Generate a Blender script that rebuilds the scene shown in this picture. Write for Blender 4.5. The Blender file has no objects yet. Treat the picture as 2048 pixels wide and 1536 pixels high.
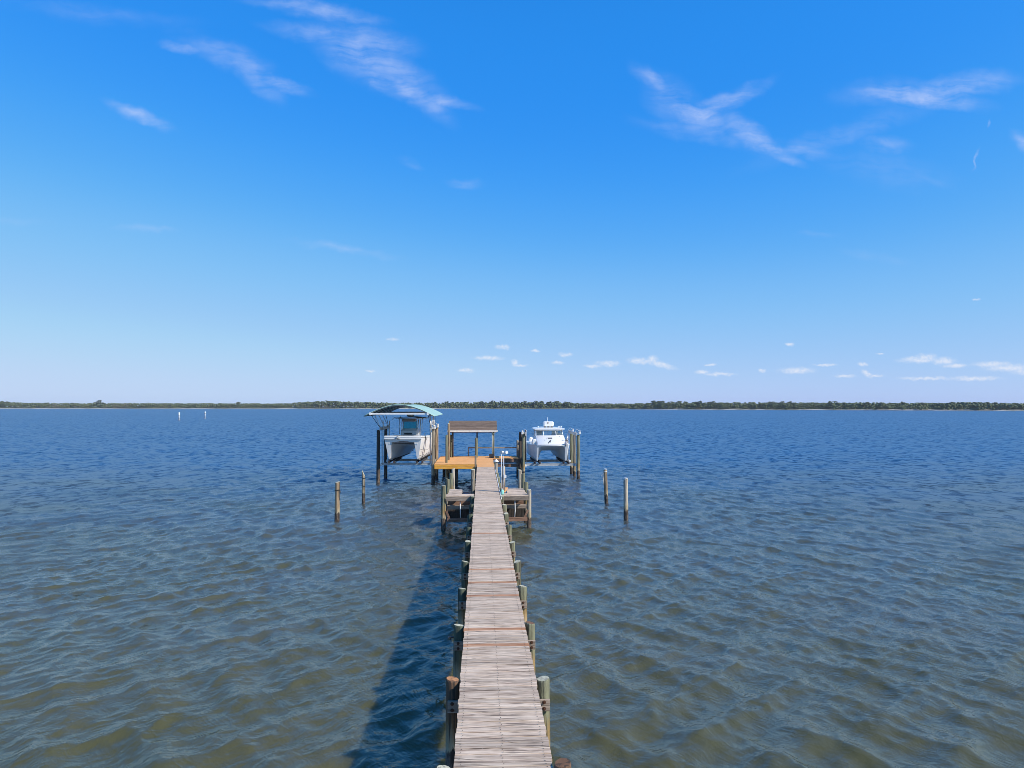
import bpy, math, random
import numpy as np
from mathutils import Vector, Matrix

random.seed(11)
R = math.radians
scene = bpy.context.scene
COL = scene.collection

# ------------------------------------------------------------------ camera
CAM = Vector((-0.268, 0.0, 6.10))
FPX = 1420.0                       # focal length in photo pixels (photo 2048 wide)
YAW, PITCH = R(2.43), R(1.69)
cam_d = bpy.data.cameras.new('camera')
cam_d.sensor_width = 36.0
cam_d.lens = 36.0 * FPX / 2048.0
cam_d.clip_start = 0.1
cam_d.clip_end = 20000.0
cam = bpy.data.objects.new('camera', cam_d)
cam.location = CAM
cam.rotation_euler = (R(90) + PITCH, 0, -YAW)
COL.objects.link(cam)
scene.camera = cam
_f = Vector((math.sin(YAW) * math.cos(PITCH), math.cos(YAW) * math.cos(PITCH), math.sin(PITCH)))
_r = Vector((math.cos(YAW), -math.sin(YAW), 0))
_u = _r.cross(_f)


def ray(px, py):
    return (_f * FPX + _r * (px - 1024) + _u * (768 - py)).normalized()


def at_z(px, py, z):
    d = ray(px, py)
    return CAM + d * ((z - CAM.z) / d.z)


def at_y(px, py, y):
    d = ray(px, py)
    return CAM + d * ((y - CAM.y) / d.y)


# ------------------------------------------------------------------ light
SUN_TRAVEL = Vector((-1.11, 0.65, -1.0)).normalized()
sun_d = bpy.data.lights.new('sun', 'SUN')
sun_d.energy = 5.0
sun_d.angle = R(0.5)
sun_d.color = (1.0, 0.93, 0.82)
sun = bpy.data.objects.new('sun', sun_d)
sun.rotation_euler = SUN_TRAVEL.to_track_quat('-Z', 'Y').to_euler()
sun.location = (20, -10, 40)
COL.objects.link(sun)
SUN_EL = math.asin(-SUN_TRAVEL.z)
SUN_AZ = math.atan2(-SUN_TRAVEL.x, -SUN_TRAVEL.y)

world = bpy.data.worlds.new('World')
scene.world = world
world.use_nodes = True
world.cycles.sampling_method = 'MANUAL'
world.cycles.sample_map_resolution = 256


class NG:
    """tiny node-graph helper"""
    def __init__(self, tree):
        self.t = tree
        self.t.nodes.clear()

    def n(self, typ, **kw):
        nd = self.t.nodes.new(typ)
        for k, v in kw.items():
            setattr(nd, k, v)
        return nd

    def sock(self, inp, v):
        if isinstance(v, bpy.types.NodeSocket):
            self.t.links.new(v, inp)
        elif v is not None:
            try:
                inp.default_value = v
            except Exception:
                if isinstance(v, (int, float)):
                    inp.default_value = (v,) * len(inp.default_value)
                else:
                    inp.default_value = (*v, 1.0)

    def math(self, op, a, b=None, c=None, clamp=False):
        nd = self.n('ShaderNodeMath', operation=op, use_clamp=clamp)
        self.sock(nd.inputs[0], a)
        if b is not None:
            self.sock(nd.inputs[1], b)
        if c is not None:
            self.sock(nd.inputs[2], c)
        return nd.outputs[0]

    def vmath(self, op, a, b=None, scale=None):
        nd = self.n('ShaderNodeVectorMath', operation=op)
        self.sock(nd.inputs[0], a)
        if b is not None:
            self.sock(nd.inputs[1], b)
        if scale is not None:
            self.sock(nd.inputs['Scale'], scale)
        return nd.outputs['Value'] if op in ('LENGTH', 'DOT_PRODUCT') else nd.outputs[0]

    def maprange(self, v, a, b, c=0.0, d=1.0, smooth=False):
        nd = self.n('ShaderNodeMapRange', clamp=True)
        if smooth:
            nd.interpolation_type = 'SMOOTHSTEP'
        for i, x in enumerate((v, a, b, c, d)):
            self.sock(nd.inputs[i], x)
        return nd.outputs[0]

    def noise(self, vec, scale=5.0, detail=2.0, rough=0.5, dist=0.0, color=False):
        nd = self.n('ShaderNodeTexNoise')
        if vec is not None:
            self.sock(nd.inputs['Vector'], vec)
        nd.inputs['Scale'].default_value = scale
        nd.inputs['Detail'].default_value = detail
        nd.inputs['Roughness'].default_value = rough
        nd.inputs['Distortion'].default_value = dist
        return nd.outputs['Color'] if color else nd.outputs['Fac']

    def mapping(self, vec, loc=(0, 0, 0), rot=(0, 0, 0), scale=(1, 1, 1), kind='POINT'):
        nd = self.n('ShaderNodeMapping', vector_type=kind)
        self.sock(nd.inputs['Vector'], vec)
        nd.inputs['Location'].default_value = loc
        nd.inputs['Rotation'].default_value = rot
        nd.inputs['Scale'].default_value = scale
        return nd.outputs[0]

    def mix(self, fac, a, b, mode='MIX'):
        nd = self.n('ShaderNodeMix', data_type='RGBA', blend_type=mode)
        self.sock(nd.inputs['Factor'], fac)
        self.sock(nd.inputs[6], a if isinstance(a, bpy.types.NodeSocket) else (*a[:3], 1.0))
        self.sock(nd.inputs[7], b if isinstance(b, bpy.types.NodeSocket) else (*b[:3], 1.0))
        return nd.outputs[2]

    def ramp(self, fac, stops):
        nd = self.n('ShaderNodeValToRGB')
        self.sock(nd.inputs[0], fac)
        cr = nd.color_ramp
        while len(cr.elements) < len(stops):
            cr.elements.new(0.5)
        for e, (p, c) in zip(cr.elements, stops):
            e.position = p
            e.color = (*c[:3], 1.0)
        return nd.outputs[0]


def build_world():
    g = NG(world.node_tree)
    sky = g.n('ShaderNodeTexSky', sky_type='NISHITA', sun_disc=False)
    sky.sun_elevation = SUN_EL
    sky.sun_rotation = SUN_AZ
    sky.altitude = 0
    sky.air_density = 1.0
    sky.dust_density = 0.15
    sky.ozone_density = 2.0
    # one even colour grade over the whole sky (the photo's punchy rendering)
    lo = g.vmath('SCALE', sky.outputs[0], scale=0.1)
    cur = g.n('ShaderNodeRGBCurve')
    for i, pts in enumerate(SKY_GRADE):
        c = cur.mapping.curves[i]
        while len(c.points) < len(pts):
            c.points.new(0.5, 0.5)
        for p, xy in zip(c.points, pts):
            p.location = xy
            p.handle_type = 'AUTO_CLAMPED'
    cur.mapping.use_clip = True
    cur.mapping.extend = 'HORIZONTAL'
    cur.mapping.update()
    g.sock(cur.inputs['Color'], lo)
    col = g.vmath('SCALE', cur.outputs[0], scale=10.0)
    # clouds, laid out by direction
    tc = g.n('ShaderNodeTexCoord')
    s = g.n('ShaderNodeSeparateXYZ')
    g.sock(s.inputs[0], tc.outputs['Generated'])
    y = g.math('MAXIMUM', s.outputs[1], 0.02)
    c = g.n('ShaderNodeCombineXYZ')
    g.sock(c.inputs[0], g.math('DIVIDE', s.outputs[0], y))
    g.sock(c.inputs[1], g.math('DIVIDE', s.outputs[2], y))
    uv = c.outputs[0]

    def warp(vec, scale, amt, detail=3.0):
        nz = g.noise(vec, scale, detail, 0.6, color=True)
        off = g.vmath('SCALE', g.vmath('SUBTRACT', nz, (0.5, 0.5, 0.5)), scale=amt)
        return g.vmath('ADD', vec, off)

    def uvpix(px, py):
        d = ray(px, py)
        return d.x / d.y, d.z / d.y

    def blob(vec, px, py, hw, hh, rot=0.0, k=1.0, soft=0.0, grow=1.0):
        u, v = uvpix(px, py)
        m = g.mapping(vec, (u, v, 0), (0, 0, R(-rot)), (hw * grow / FPX, hh * grow / FPX, 1.0), 'TEXTURE')
        d = g.vmath('LENGTH', m)
        return g.maprange(d, 1.35, soft, 0.0, k, smooth=True)

    def gather(vec, lst, soft, grow=1.0):
        acc = None
        for b in lst:
            f = blob(vec, *b, soft=soft, grow=grow) if len(b) == 6 else blob(vec, *b[:4], b[4] if len(b) > 4 else 0.0, 1.0, soft, grow)
            acc = f if acc is None else g.math('MAXIMUM', acc, f)
        return acc

    cirrus = [
        (362, 93, 36, 10, 14, .5), (450, 108, 90, 24, 22, .34), (500, 142, 70, 22, 42, .5), (560, 165, 55, 14, 12, .55),
        (600, 8, 90, 10, 4, .4), (660, 24, 95, 16, 8, .5), (660, 66, 100, 16, 6, .4), (735, 82, 85, 30, 10, .55),
        (735, 115, 95, 40, 30, .6), (790, 150, 85, 30, 30, .5), (810, 182, 90, 20, 34, .75), (862, 205, 70, 11, 8, .7), (750, 155, 55, 16, 40, .5),
        (285, 228, 56, 12, 23, .7),
        (1315, 160, 48, 16, 32, .5), (1445, 200, 88, 16, -24, .65), (1395, 225, 60, 22, 20, .85), (1345, 195, 50, 40, 40, .35),
        (1415, 262, 120, 18, 8, .3), (1500, 265, 60, 22, 35, .7), (1545, 298, 60, 12, 26, .75), (1600, 305, 60, 12, 4, .4),
        (1830, 200, 120, 17, 4, .9), (1900, 182, 120, 22, -12, .6), (1770, 190, 90, 24, -4, .35),
        (1690, 270, 170, 20, -18, .22), (1770, 293, 46, 14, 4, .4), (1770, 340, 120, 30, 10, .16), (2045, 283, 26, 14, 40, .55),
        (1951, 318, 24, 2.6, -72, .5), (1980, 247, 9, 2.2, -70, .35), (1850, 360, 60, 10, 20, .14),
        (290, 463, 50, 7, 3, .32), (690, 502, 90, 8, 9, .32), (930, 362, 34, 8, 2, .28), (820, 326, 22, 9, 25, .22),
        (1750, 518, 60, 9, 10, .2), (1640, 470, 40, 6, 4, .14), (200, 25, 150, 16, 4, .15), (30, 435, 60, 8, 8, .12)]
    w1 = warp(warp(uv, 5.0, 0.035), 34.0, 0.020, 6.0)
    m1 = gather(w1, cirrus, 0.0, 1.22)
    streak = g.noise(g.mapping(warp(uv, 9.0, 0.05), rot=(0, 0, R(12)), scale=(11.0, 64.0, 1.0)), 1.0, 7.0, 0.62)
    puff = g.noise(uv, 24.0, 5.0, 0.6)
    tex = g.math('ADD', g.math('MULTIPLY', streak, 0.75), g.math('MULTIPLY', puff, 0.45))
    m1 = g.math('MULTIPLY', m1, g.maprange(tex, 0.42, 0.76, 0.04, 1.35))
    cumulus = [
        (786, 679, 12, 4), (1005, 694, 16, 5), (977, 716, 33, 5), (931, 741, 18, 5), (740, 742, 11, 3), (1030, 725, 9, 7),
        (1040, 731, 18, 3), (1070, 701, 10, 3), (1131, 709, 15, 5), (1116, 725, 14, 4), (1185, 733, 20, 4), (1216, 727, 26, 6),
        (1280, 722, 28, 7), (1304, 720, 14, 9), (1320, 729, 36, 7, 14), (1440, 748, 34, 4), (1594, 741, 40, 7), (1580, 688, 11, 4),
        (1734, 747, 14, 6, 30), (1752, 751, 18, 2.5), (1690, 752, 24, 4), (1840, 720, 50, 7), (1852, 715, 24, 9), (1888, 722, 28, 9),
        (1910, 732, 30, 5), (1985, 729, 46, 7), (2020, 736, 60, 9), (1725, 728, 12, 4), (1952, 599, 9, 3), (1420, 730, 14, 3),
        (1850, 757, 60, 4), (1950, 757, 60, 5), (1525, 742, 9, 4), (1650, 730, 26, 3), (1405, 744, 16, 4), (1760, 708, 10, 2),
        (2060, 742, 50, 9), (2130, 728, 60, 10), (-60, 740, 40, 5)]
    w2 = warp(uv, 110.0, 0.009, 5.0)
    m2 = gather(w2, cumulus, 0.05, 0.95)
    m2 = g.math('MULTIPLY', m2, g.maprange(g.noise(uv, 200.0, 4.0, 0.6), 0.3, 0.6, 0.25, 0.75))
    front = g.maprange(s.outputs[1], 0.05, 0.2)
    m1 = g.math('MULTIPLY', g.math('MULTIPLY', m1, front), 0.62, clamp=True)
    m2 = g.math('MULTIPLY', m2, front, clamp=True)
    col = g.mix(m1, col, tuple(10 * v for v in (0.60, 0.70, 0.98)))
    col = g.mix(m2, col, tuple(10 * v for v in (0.84, 0.87, 0.96)))
    bg = g.n('ShaderNodeBackground')
    g.sock(bg.inputs['Color'], col)
    bg.inputs['Strength'].default_value = 0.1
    out = g.n('ShaderNodeOutputWorld')
    g.t.links.new(bg.outputs[0], out.inputs[0])


SKY_GRADE = (
    ((0, 0), (.10, .022), (.135, .036), (.184, .082), (.283, .205), (.479, .355), (.738, .48), (1, .55)),
    ((0, 0), (.10, .120), (.168, .252), (.221, .295), (.297, .38), (.434, .51), (.631, .60), (.73, .65), (1, .69)),
    ((0, 0), (.20, .44), (.26, .68), (.305, .82), (.36, .88), (.468, .92), (1, .92)))
build_world()

vs = scene.view_settings
vs.view_transform = 'Standard'
vs.look = 'None'
vs.exposure = 0.0
vs.gamma = 1.0
scene.render.engine = 'CYCLES'
scene.cycles.use_denoising = True
scene.cycles.max_bounces = 6
scene.cycles.sample_clamp_indirect = 6.0
scene.cycles.pixel_filter_type = 'BLACKMAN_HARRIS'
scene.cycles.filter_width = 0.8
# ------------------------------------------------------------------ materials
def new_mat(name):
    m = bpy.data.materials.new(name)
    m.use_nodes = True
    return m, NG(m.node_tree)


def finish(g, color, rough=0.6, bump=None, bump_d=0.01, bump_s=0.5, metal=0.0, normal=None, coat=0.0, spec=None, alpha=None, trans=None, ior=None):
    p = g.n('ShaderNodeBsdfPrincipled')
    g.sock(p.inputs['Base Color'], color if isinstance(color, bpy.types.NodeSocket) else (*color[:3], 1.0))
    g.sock(p.inputs['Roughness'], rough)
    p.inputs['Metallic'].default_value = metal
    if coat:
        p.inputs['Coat Weight'].default_value = coat
    if spec is not None:
        p.inputs['Specular IOR Level'].default_value = spec
    if trans is not None:
        p.inputs['Transmission Weight'].default_value = trans
    if ior is not None:
        p.inputs['IOR'].default_value = ior
    if bump is not None:
        b = g.n('ShaderNodeBump')
        b.inputs['Strength'].default_value = bump_s
        b.inputs['Distance'].default_value = bump_d
        g.sock(b.inputs['Height'], bump)
        g.t.links.new(b.outputs[0], p.inputs['Normal'])
    elif normal is not None:
        g.t.links.new(normal, p.inputs['Normal'])
    o = g.n('ShaderNodeOutputMaterial')
    g.t.links.new(p.outputs[0], o.inputs[0])
    return p


def mat_wood(name, dark, mid, pale, axis=0, var=0.35, rough=0.8, wear=0.5, relief=0.006, specks=False):
    m, g = new_mat(name)
    tc = g.n('ShaderNodeTexCoord')
    oi = g.n('ShaderNodeObjectInfo')
    off = g.vmath('SCALE', (37.1, 51.7, 23.3), scale=oi.outputs['Random'])
    v = g.vmath('ADD', tc.outputs['Object'], off)
    sc = [38.0, 38.0, 38.0]
    sc[axis] = 2.2
    grain = g.noise(g.mapping(v, scale=tuple(sc)), 1.0, 5.0, 0.65, 0.6)
    sc2 = [11.0] * 3
    sc2[axis] = 1.3
    blotch = g.noise(g.mapping(v, scale=tuple(sc2)), 1.0, 4.0, 0.6, 0.4)
    f = g.math('ADD', g.math('MULTIPLY', grain, 0.6), g.math('MULTIPLY', blotch, 0.5))
    c = g.ramp(f, [(0.36, dark), (0.52, mid), (0.68, pale)])
    # cracks / dark checks running along the grain
    sc3 = [70.0] * 3
    sc3[axis] = 1.7
    crack = g.maprange(g.noise(g.mapping(v, scale=tuple(sc3)), 1.0, 3.0, 0.55, 0.3), 0.385, 0.45, 0.0, 1.0)
    c = g.mix(g.math('MULTIPLY', g.math('SUBTRACT', 1.0, crack), wear), c, tuple(x * 0.35 for x in dark))
    if specks:      # bird droppings and pale splinters
        sp = g.maprange(g.noise(g.mapping(v, scale=(16.0, 26.0, 20.0)), 1.0, 3.0, 0.7), 0.70, 0.76)
        c = g.mix(g.math('MULTIPLY', sp, 0.8), c, (0.86, 0.80, 0.72))
    br = g.maprange(oi.outputs['Random'], 0, 1, 1.0 - var, 1.0 + var * 0.35)
    hs = g.n('ShaderNodeHueSaturation')
    g.sock(hs.inputs['Value'], br)
    g.sock(hs.inputs['Color'], c)
    h = g.math('ADD', g.math('MULTIPLY', grain, 0.7), g.math('MULTIPLY', crack, 0.5))
    finish(g, hs.outputs[0], rough, bump=h, bump_d=relief, bump_s=0.9)
    return m


def mat_pile(name, top, midc, low=(0.075, 0.055, 0.042), pale=(0.42, 0.34, 0.22), tide=0.55, stain=1.15):
    """treated pile: colour bands by height above the water (tide mark, stain, weathered top)"""
    m, g = new_mat(name)
    geo = g.n('ShaderNodeNewGeometry')
    oi = g.n('ShaderNodeObjectInfo')
    s = g.n('ShaderNodeSeparateXYZ')
    g.sock(s.inputs[0], geo.outputs['Position'])
    off = g.vmath('SCALE', (37.1, 51.7, 23.3), scale=oi.outputs['Random'])
    v = g.vmath('ADD', geo.outputs['Position'], off)
    st = g.noise(g.mapping(v, scale=(14.0, 14.0, 0.9)), 1.0, 4.0, 0.6, 0.3)
    rag = g.noise(g.mapping(v, scale=(9.0, 9.0, 3.5)), 1.0, 4.0, 0.65)
    z = g.math('ADD', s.outputs[2], g.math('MULTIPLY', g.math('SUBTRACT', rag, 0.5), 0.55))
    z = g.math('ADD', z, g.math('MULTIPLY', g.math('SUBTRACT', oi.outputs['Random'], 0.5), 0.35))
    up = g.mix(g.maprange(st, 0.3, 0.7), tuple(x * 0.42 for x in top), top)
    md = g.mix(g.maprange(st, 0.3, 0.68), tuple(x * 0.55 for x in midc), midc)
    lo = g.mix(g.maprange(rag, 0.42, 0.62), tuple(x * 0.5 for x in low), tuple(min(1, x * 2.6) for x in low))
    c = g.mix(g.maprange(z, stain - 0.15, stain + 0.35), md, up)
    c = g.mix(g.maprange(z, tide, tide + 0.06), lo, g.mix(g.maprange(z, tide + 0.10, tide + 0.42), pale, c))
    ck = g.maprange(g.noise(g.mapping(v, scale=(26.0, 26.0, 0.8)), 1.0, 3.0, 0.5), 0.40, 0.45)
    c = g.mix(g.math('MULTIPLY', g.math('SUBTRACT', 1.0, ck), 0.75), c, (0.03, 0.025, 0.02))
    finish(g, c, 0.85, bump=g.math('ADD', g.math('MULTIPLY', st, 0.8), g.math('MULTIPLY', rag, 0.6)), bump_d=0.04, bump_s=0.9)
    return m


def mat_plain(name, col, rough=0.5, metal=0.0, var=0.12, nscale=6.0, coat=0.0, stain=None, spec=None):
    m, g = new_mat(name)
    tc = g.n('ShaderNodeTexCoord')
    nz = g.noise(tc.outputs['Object'], nscale, 4.0, 0.6)
    c = g.mix(g.maprange(nz, 0.3, 0.7), tuple(x * (1 - var) for x in col), tuple(min(1, x * (1 + var * 0.6)) for x in col))
    if stain:
        drip = g.noise(g.mapping(tc.outputs['Object'], scale=(5.0, 5.0, 0.8)), 1.0, 4.0, 0.6)
        c = g.mix(g.maprange(drip, 0.56, 0.78, 0.0, 0.5), c, stain)
    finish(g, c, rough, metal=metal, coat=coat, spec=spec)
    return m


def mat_endgrain(name, col, dark):
    m, g = new_mat(name)
    tc = g.n('ShaderNodeTexCoord')
    oi = g.n('ShaderNodeObjectInfo')
    v = g.vmath('ADD', tc.outputs['Object'], g.vmath('SCALE', (7.1, 5.7, 3.3), scale=oi.outputs['Random']))
    nz = g.noise(v, 16.0, 4.0, 0.6)
    ck = g.maprange(g.noise(v, 9.0, 3.0, 0.6, 1.2), 0.40, 0.46)
    c = g.mix(g.maprange(nz, 0.35, 0.65), tuple(x * 0.7 for x in col), col)
    c = g.mix(g.math('MULTIPLY', g.math('SUBTRACT', 1.0, ck), 0.7), c, dark)
    finish(g, c, 0.9, bump=ck, bump_d=0.01)
    return m


M = {}
M['plank_grey'] = mat_wood('weathered grey planks', (0.26, 0.165, 0.105), (0.595, 0.445, 0.32), (0.82, 0.66, 0.495), var=0.26, wear=0.9, specks=True)
M['plank_rust'] = mat_wood('rust stained planks', (0.22, 0.085, 0.035), (0.48, 0.22, 0.10), (0.62, 0.36, 0.21), var=0.15)
M['plank_new'] = mat_wood('new yellow pine planks', (0.54, 0.24, 0.08), (0.78, 0.375, 0.125), (0.88, 0.49, 0.20), var=0.12, wear=0.15)
M['board_new'] = mat_wood('new yellow pine fascia', (0.58, 0.23, 0.025), (0.82, 0.375, 0.05), (0.90, 0.47, 0.08), var=0.10, wear=0.12)
M['board_old'] = mat_wood('old grey timber', (0.12, 0.09, 0.07), (0.29, 0.225, 0.175), (0.45, 0.36, 0.29), var=0.25)
M['board_old_y'] = mat_wood('old grey stringer timber', (0.12, 0.09, 0.07), (0.29, 0.225, 0.175), (0.45, 0.36, 0.29), axis=1, var=0.25)
M['board_brown'] = mat_wood('brown soaked timber', (0.10, 0.05, 0.03), (0.24, 0.13, 0.085), (0.36, 0.22, 0.15), var=0.2)
M['board_shade'] = mat_wood('black shade boards', (0.015, 0.012, 0.01), (0.04, 0.03, 0.024), (0.07, 0.055, 0.045), axis=2, var=0.3)
M['roof_wood'] = mat_wood('brown roof boards', (0.08, 0.054, 0.036), (0.185, 0.125, 0.083), (0.28, 0.20, 0.14), var=0.25)
M['white_wood'] = mat_plain('painted white trim', (0.80, 0.74, 0.66), 0.6, stain=(0.4, 0.33, 0.26))
M['post_new'] = mat_wood('yellow treated posts', (0.34, 0.24, 0.10), (0.52, 0.42, 0.20), (0.62, 0.54, 0.32), axis=2, var=0.15, wear=0.2)
M['pile_green'] = mat_pile('green weathered pile', (0.27, 0.27, 0.17), (0.44, 0.25, 0.07), stain=0.95)
M['pile_shaded'] = mat_pile('shaded green pile', (0.12, 0.145, 0.095), (0.18, 0.13, 0.06), stain=0.9)
M['pile_rust'] = mat_pile('rust brown pile', (0.20, 0.11, 0.06), (0.32, 0.17, 0.06), stain=0.8)
M['pile_grey'] = mat_pile('grey weathered pile', (0.40, 0.34, 0.25), (0.46, 0.32, 0.15), stain=0.8)
M['pile_tan'] = mat_pile('tan pile', (0.43, 0.31, 0.19), (0.44, 0.27, 0.11), stain=0.7)
M['pile_pale'] = mat_pile('pale sun bleached pile', (0.60, 0.52, 0.41), (0.52, 0.42, 0.22), stain=0.7)
M['pile_dark'] = mat_pile('dark brown pile', (0.10, 0.075, 0.06), (0.09, 0.07, 0.055), pale=(0.12, 0.09, 0.07), stain=0.7)
M['top_pale'] = mat_endgrain('pale pile end grain', (0.60, 0.57, 0.40), (0.25, 0.22, 0.17))
M['top_rust'] = mat_endgrain('rusty pile end grain', (0.50, 0.24, 0.10), (0.10, 0.05, 0.03))
M['top_dark'] = mat_endgrain('rotten pile end grain', (0.20, 0.10, 0.05), (0.04, 0.03, 0.02))
M['bolt'] = mat_plain('rusted bolt', (0.10, 0.045, 0.025), 0.8, 0.3)
M['nail'] = mat_plain('dark nail heads', (0.07, 0.05, 0.045), 0.7, 0.4)
M['rope'] = mat_plain('dark mooring rope', (0.05, 0.045, 0.04), 0.9)
M['rope_white'] = mat_plain('white rope', (0.72, 0.70, 0.66), 0.9)
M['gelcoat'] = mat_plain('white gelcoat', (0.85, 0.84, 0.81), 0.22, var=0.03, nscale=2.0, coat=0.3)
M['gelcoat_dirty'] = mat_plain('stained white gelcoat', (0.83, 0.815, 0.785), 0.35, var=0.06, nscale=2.0, stain=(0.66, 0.63, 0.56))
M['bottom'] = mat_plain('dark bottom paint', (0.05, 0.05, 0.055), 0.7)
M['rubber'] = mat_plain('black rubber trim', (0.035, 0.035, 0.04), 0.6)
M['grey_pad'] = mat_plain('grey vinyl pads', (0.36, 0.36, 0.40), 0.7)
M['alu'] = mat_plain('aluminium', (0.62, 0.64, 0.66), 0.42, 0.85)
M['galv'] = mat_plain('weathered galvanised beam', (0.46, 0.47, 0.47), 0.6, 0.25, var=0.25)
M['pvc'] = mat_plain('white plastic pipe', (0.80, 0.80, 0.79), 0.4)
M['black'] = mat_plain('black paint', (0.03, 0.03, 0.033), 0.5)
M['canvas_brown'] = mat_plain('taupe canvas', (0.34, 0.29, 0.27), 0.9)
M['teal_plastic'] = mat_plain('turquoise plastic', (0.25, 0.62, 0.55), 0.5)
M['carpet'] = mat_plain('dark bunk carpet', (0.045, 0.04, 0.045), 0.95)
M['motor'] = mat_plain('off white motor housing', (0.74, 0.73, 0.70), 0.45)


def mat_fabric():
    m, g = new_mat('seafoam canopy vinyl')
    tc = g.n('ShaderNodeTexCoord')
    nz = g.noise(tc.outputs['Object'], 1.6, 4.0, 0.6)
    c = g.mix(g.maprange(nz, 0.3, 0.7), (0.36, 0.56, 0.48), (0.44, 0.65, 0.56))
    p = g.n('ShaderNodeBsdfPrincipled')
    g.sock(p.inputs['Base Color'], c)
    p.inputs['Roughness'].default_value = 0.55
    tr = g.n('ShaderNodeBsdfTranslucent')
    tr.inputs['Color'].default_value = (0.02, 0.12, 0.10, 1)
    ad = g.n('ShaderNodeMixShader')
    ad.inputs[0].default_value = 0.10
    g.t.links.new(p.outputs[0], ad.inputs[1])
    g.t.links.new(tr.outputs[0], ad.inputs[2])
    o = g.n('ShaderNodeOutputMaterial')
    g.t.links.new(ad.outputs[0], o.inputs[0])
    return m


M['canopy'] = mat_fabric()


def mat_glass(name, tint, trans=0.85):
    m, g = new_mat(name)
    tr = g.n('ShaderNodeBsdfTransparent')
    tr.inputs['Color'].default_value = (*tint, 1)
    gl = g.n('ShaderNodeBsdfGlossy')
    gl.inputs['Roughness'].default_value = 0.04
    gl.inputs['Color'].default_value = (0.9, 0.95, 1.0, 1)
    fr = g.n('ShaderNodeFresnel')
    fr.inputs['IOR'].default_value = 1.5
    df = g.n('ShaderNodeBsdfDiffuse')
    df.inputs['Color'].default_value = (*[min(1, x * 0.5) for x in tint], 1)
    mx0 = g.n('ShaderNodeMixShader')
    mx0.inputs[0].default_value = 1 - trans
    g.t.links.new(tr.outputs[0], mx0.inputs[1])
    g.t.links.new(df.outputs[0], mx0.inputs[2])
    mx = g.n('ShaderNodeMixShader')
    g.sock(mx.inputs[0], fr.outputs[0])
    g.t.links.new(mx0.outputs[0], mx.inputs[1])
    g.t.links.new(gl.outputs[0], mx.inputs[2])
    o = g.n('ShaderNodeOutputMaterial')
    g.t.links.new(mx.outputs[0], o.inputs[0])
    return m


M['canopy_dark_sheet'] = mat_plain('dark green canopy sheet', (0.05, 0.13, 0.12), 0.8, var=0.2, nscale=1.5)
M['glass'] = mat_glass('blue tinted windscreen', (0.62, 0.78, 0.82))
M['glass_teal'] = mat_glass('teal windscreen', (0.14, 0.62, 0.66), 0.55)


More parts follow.
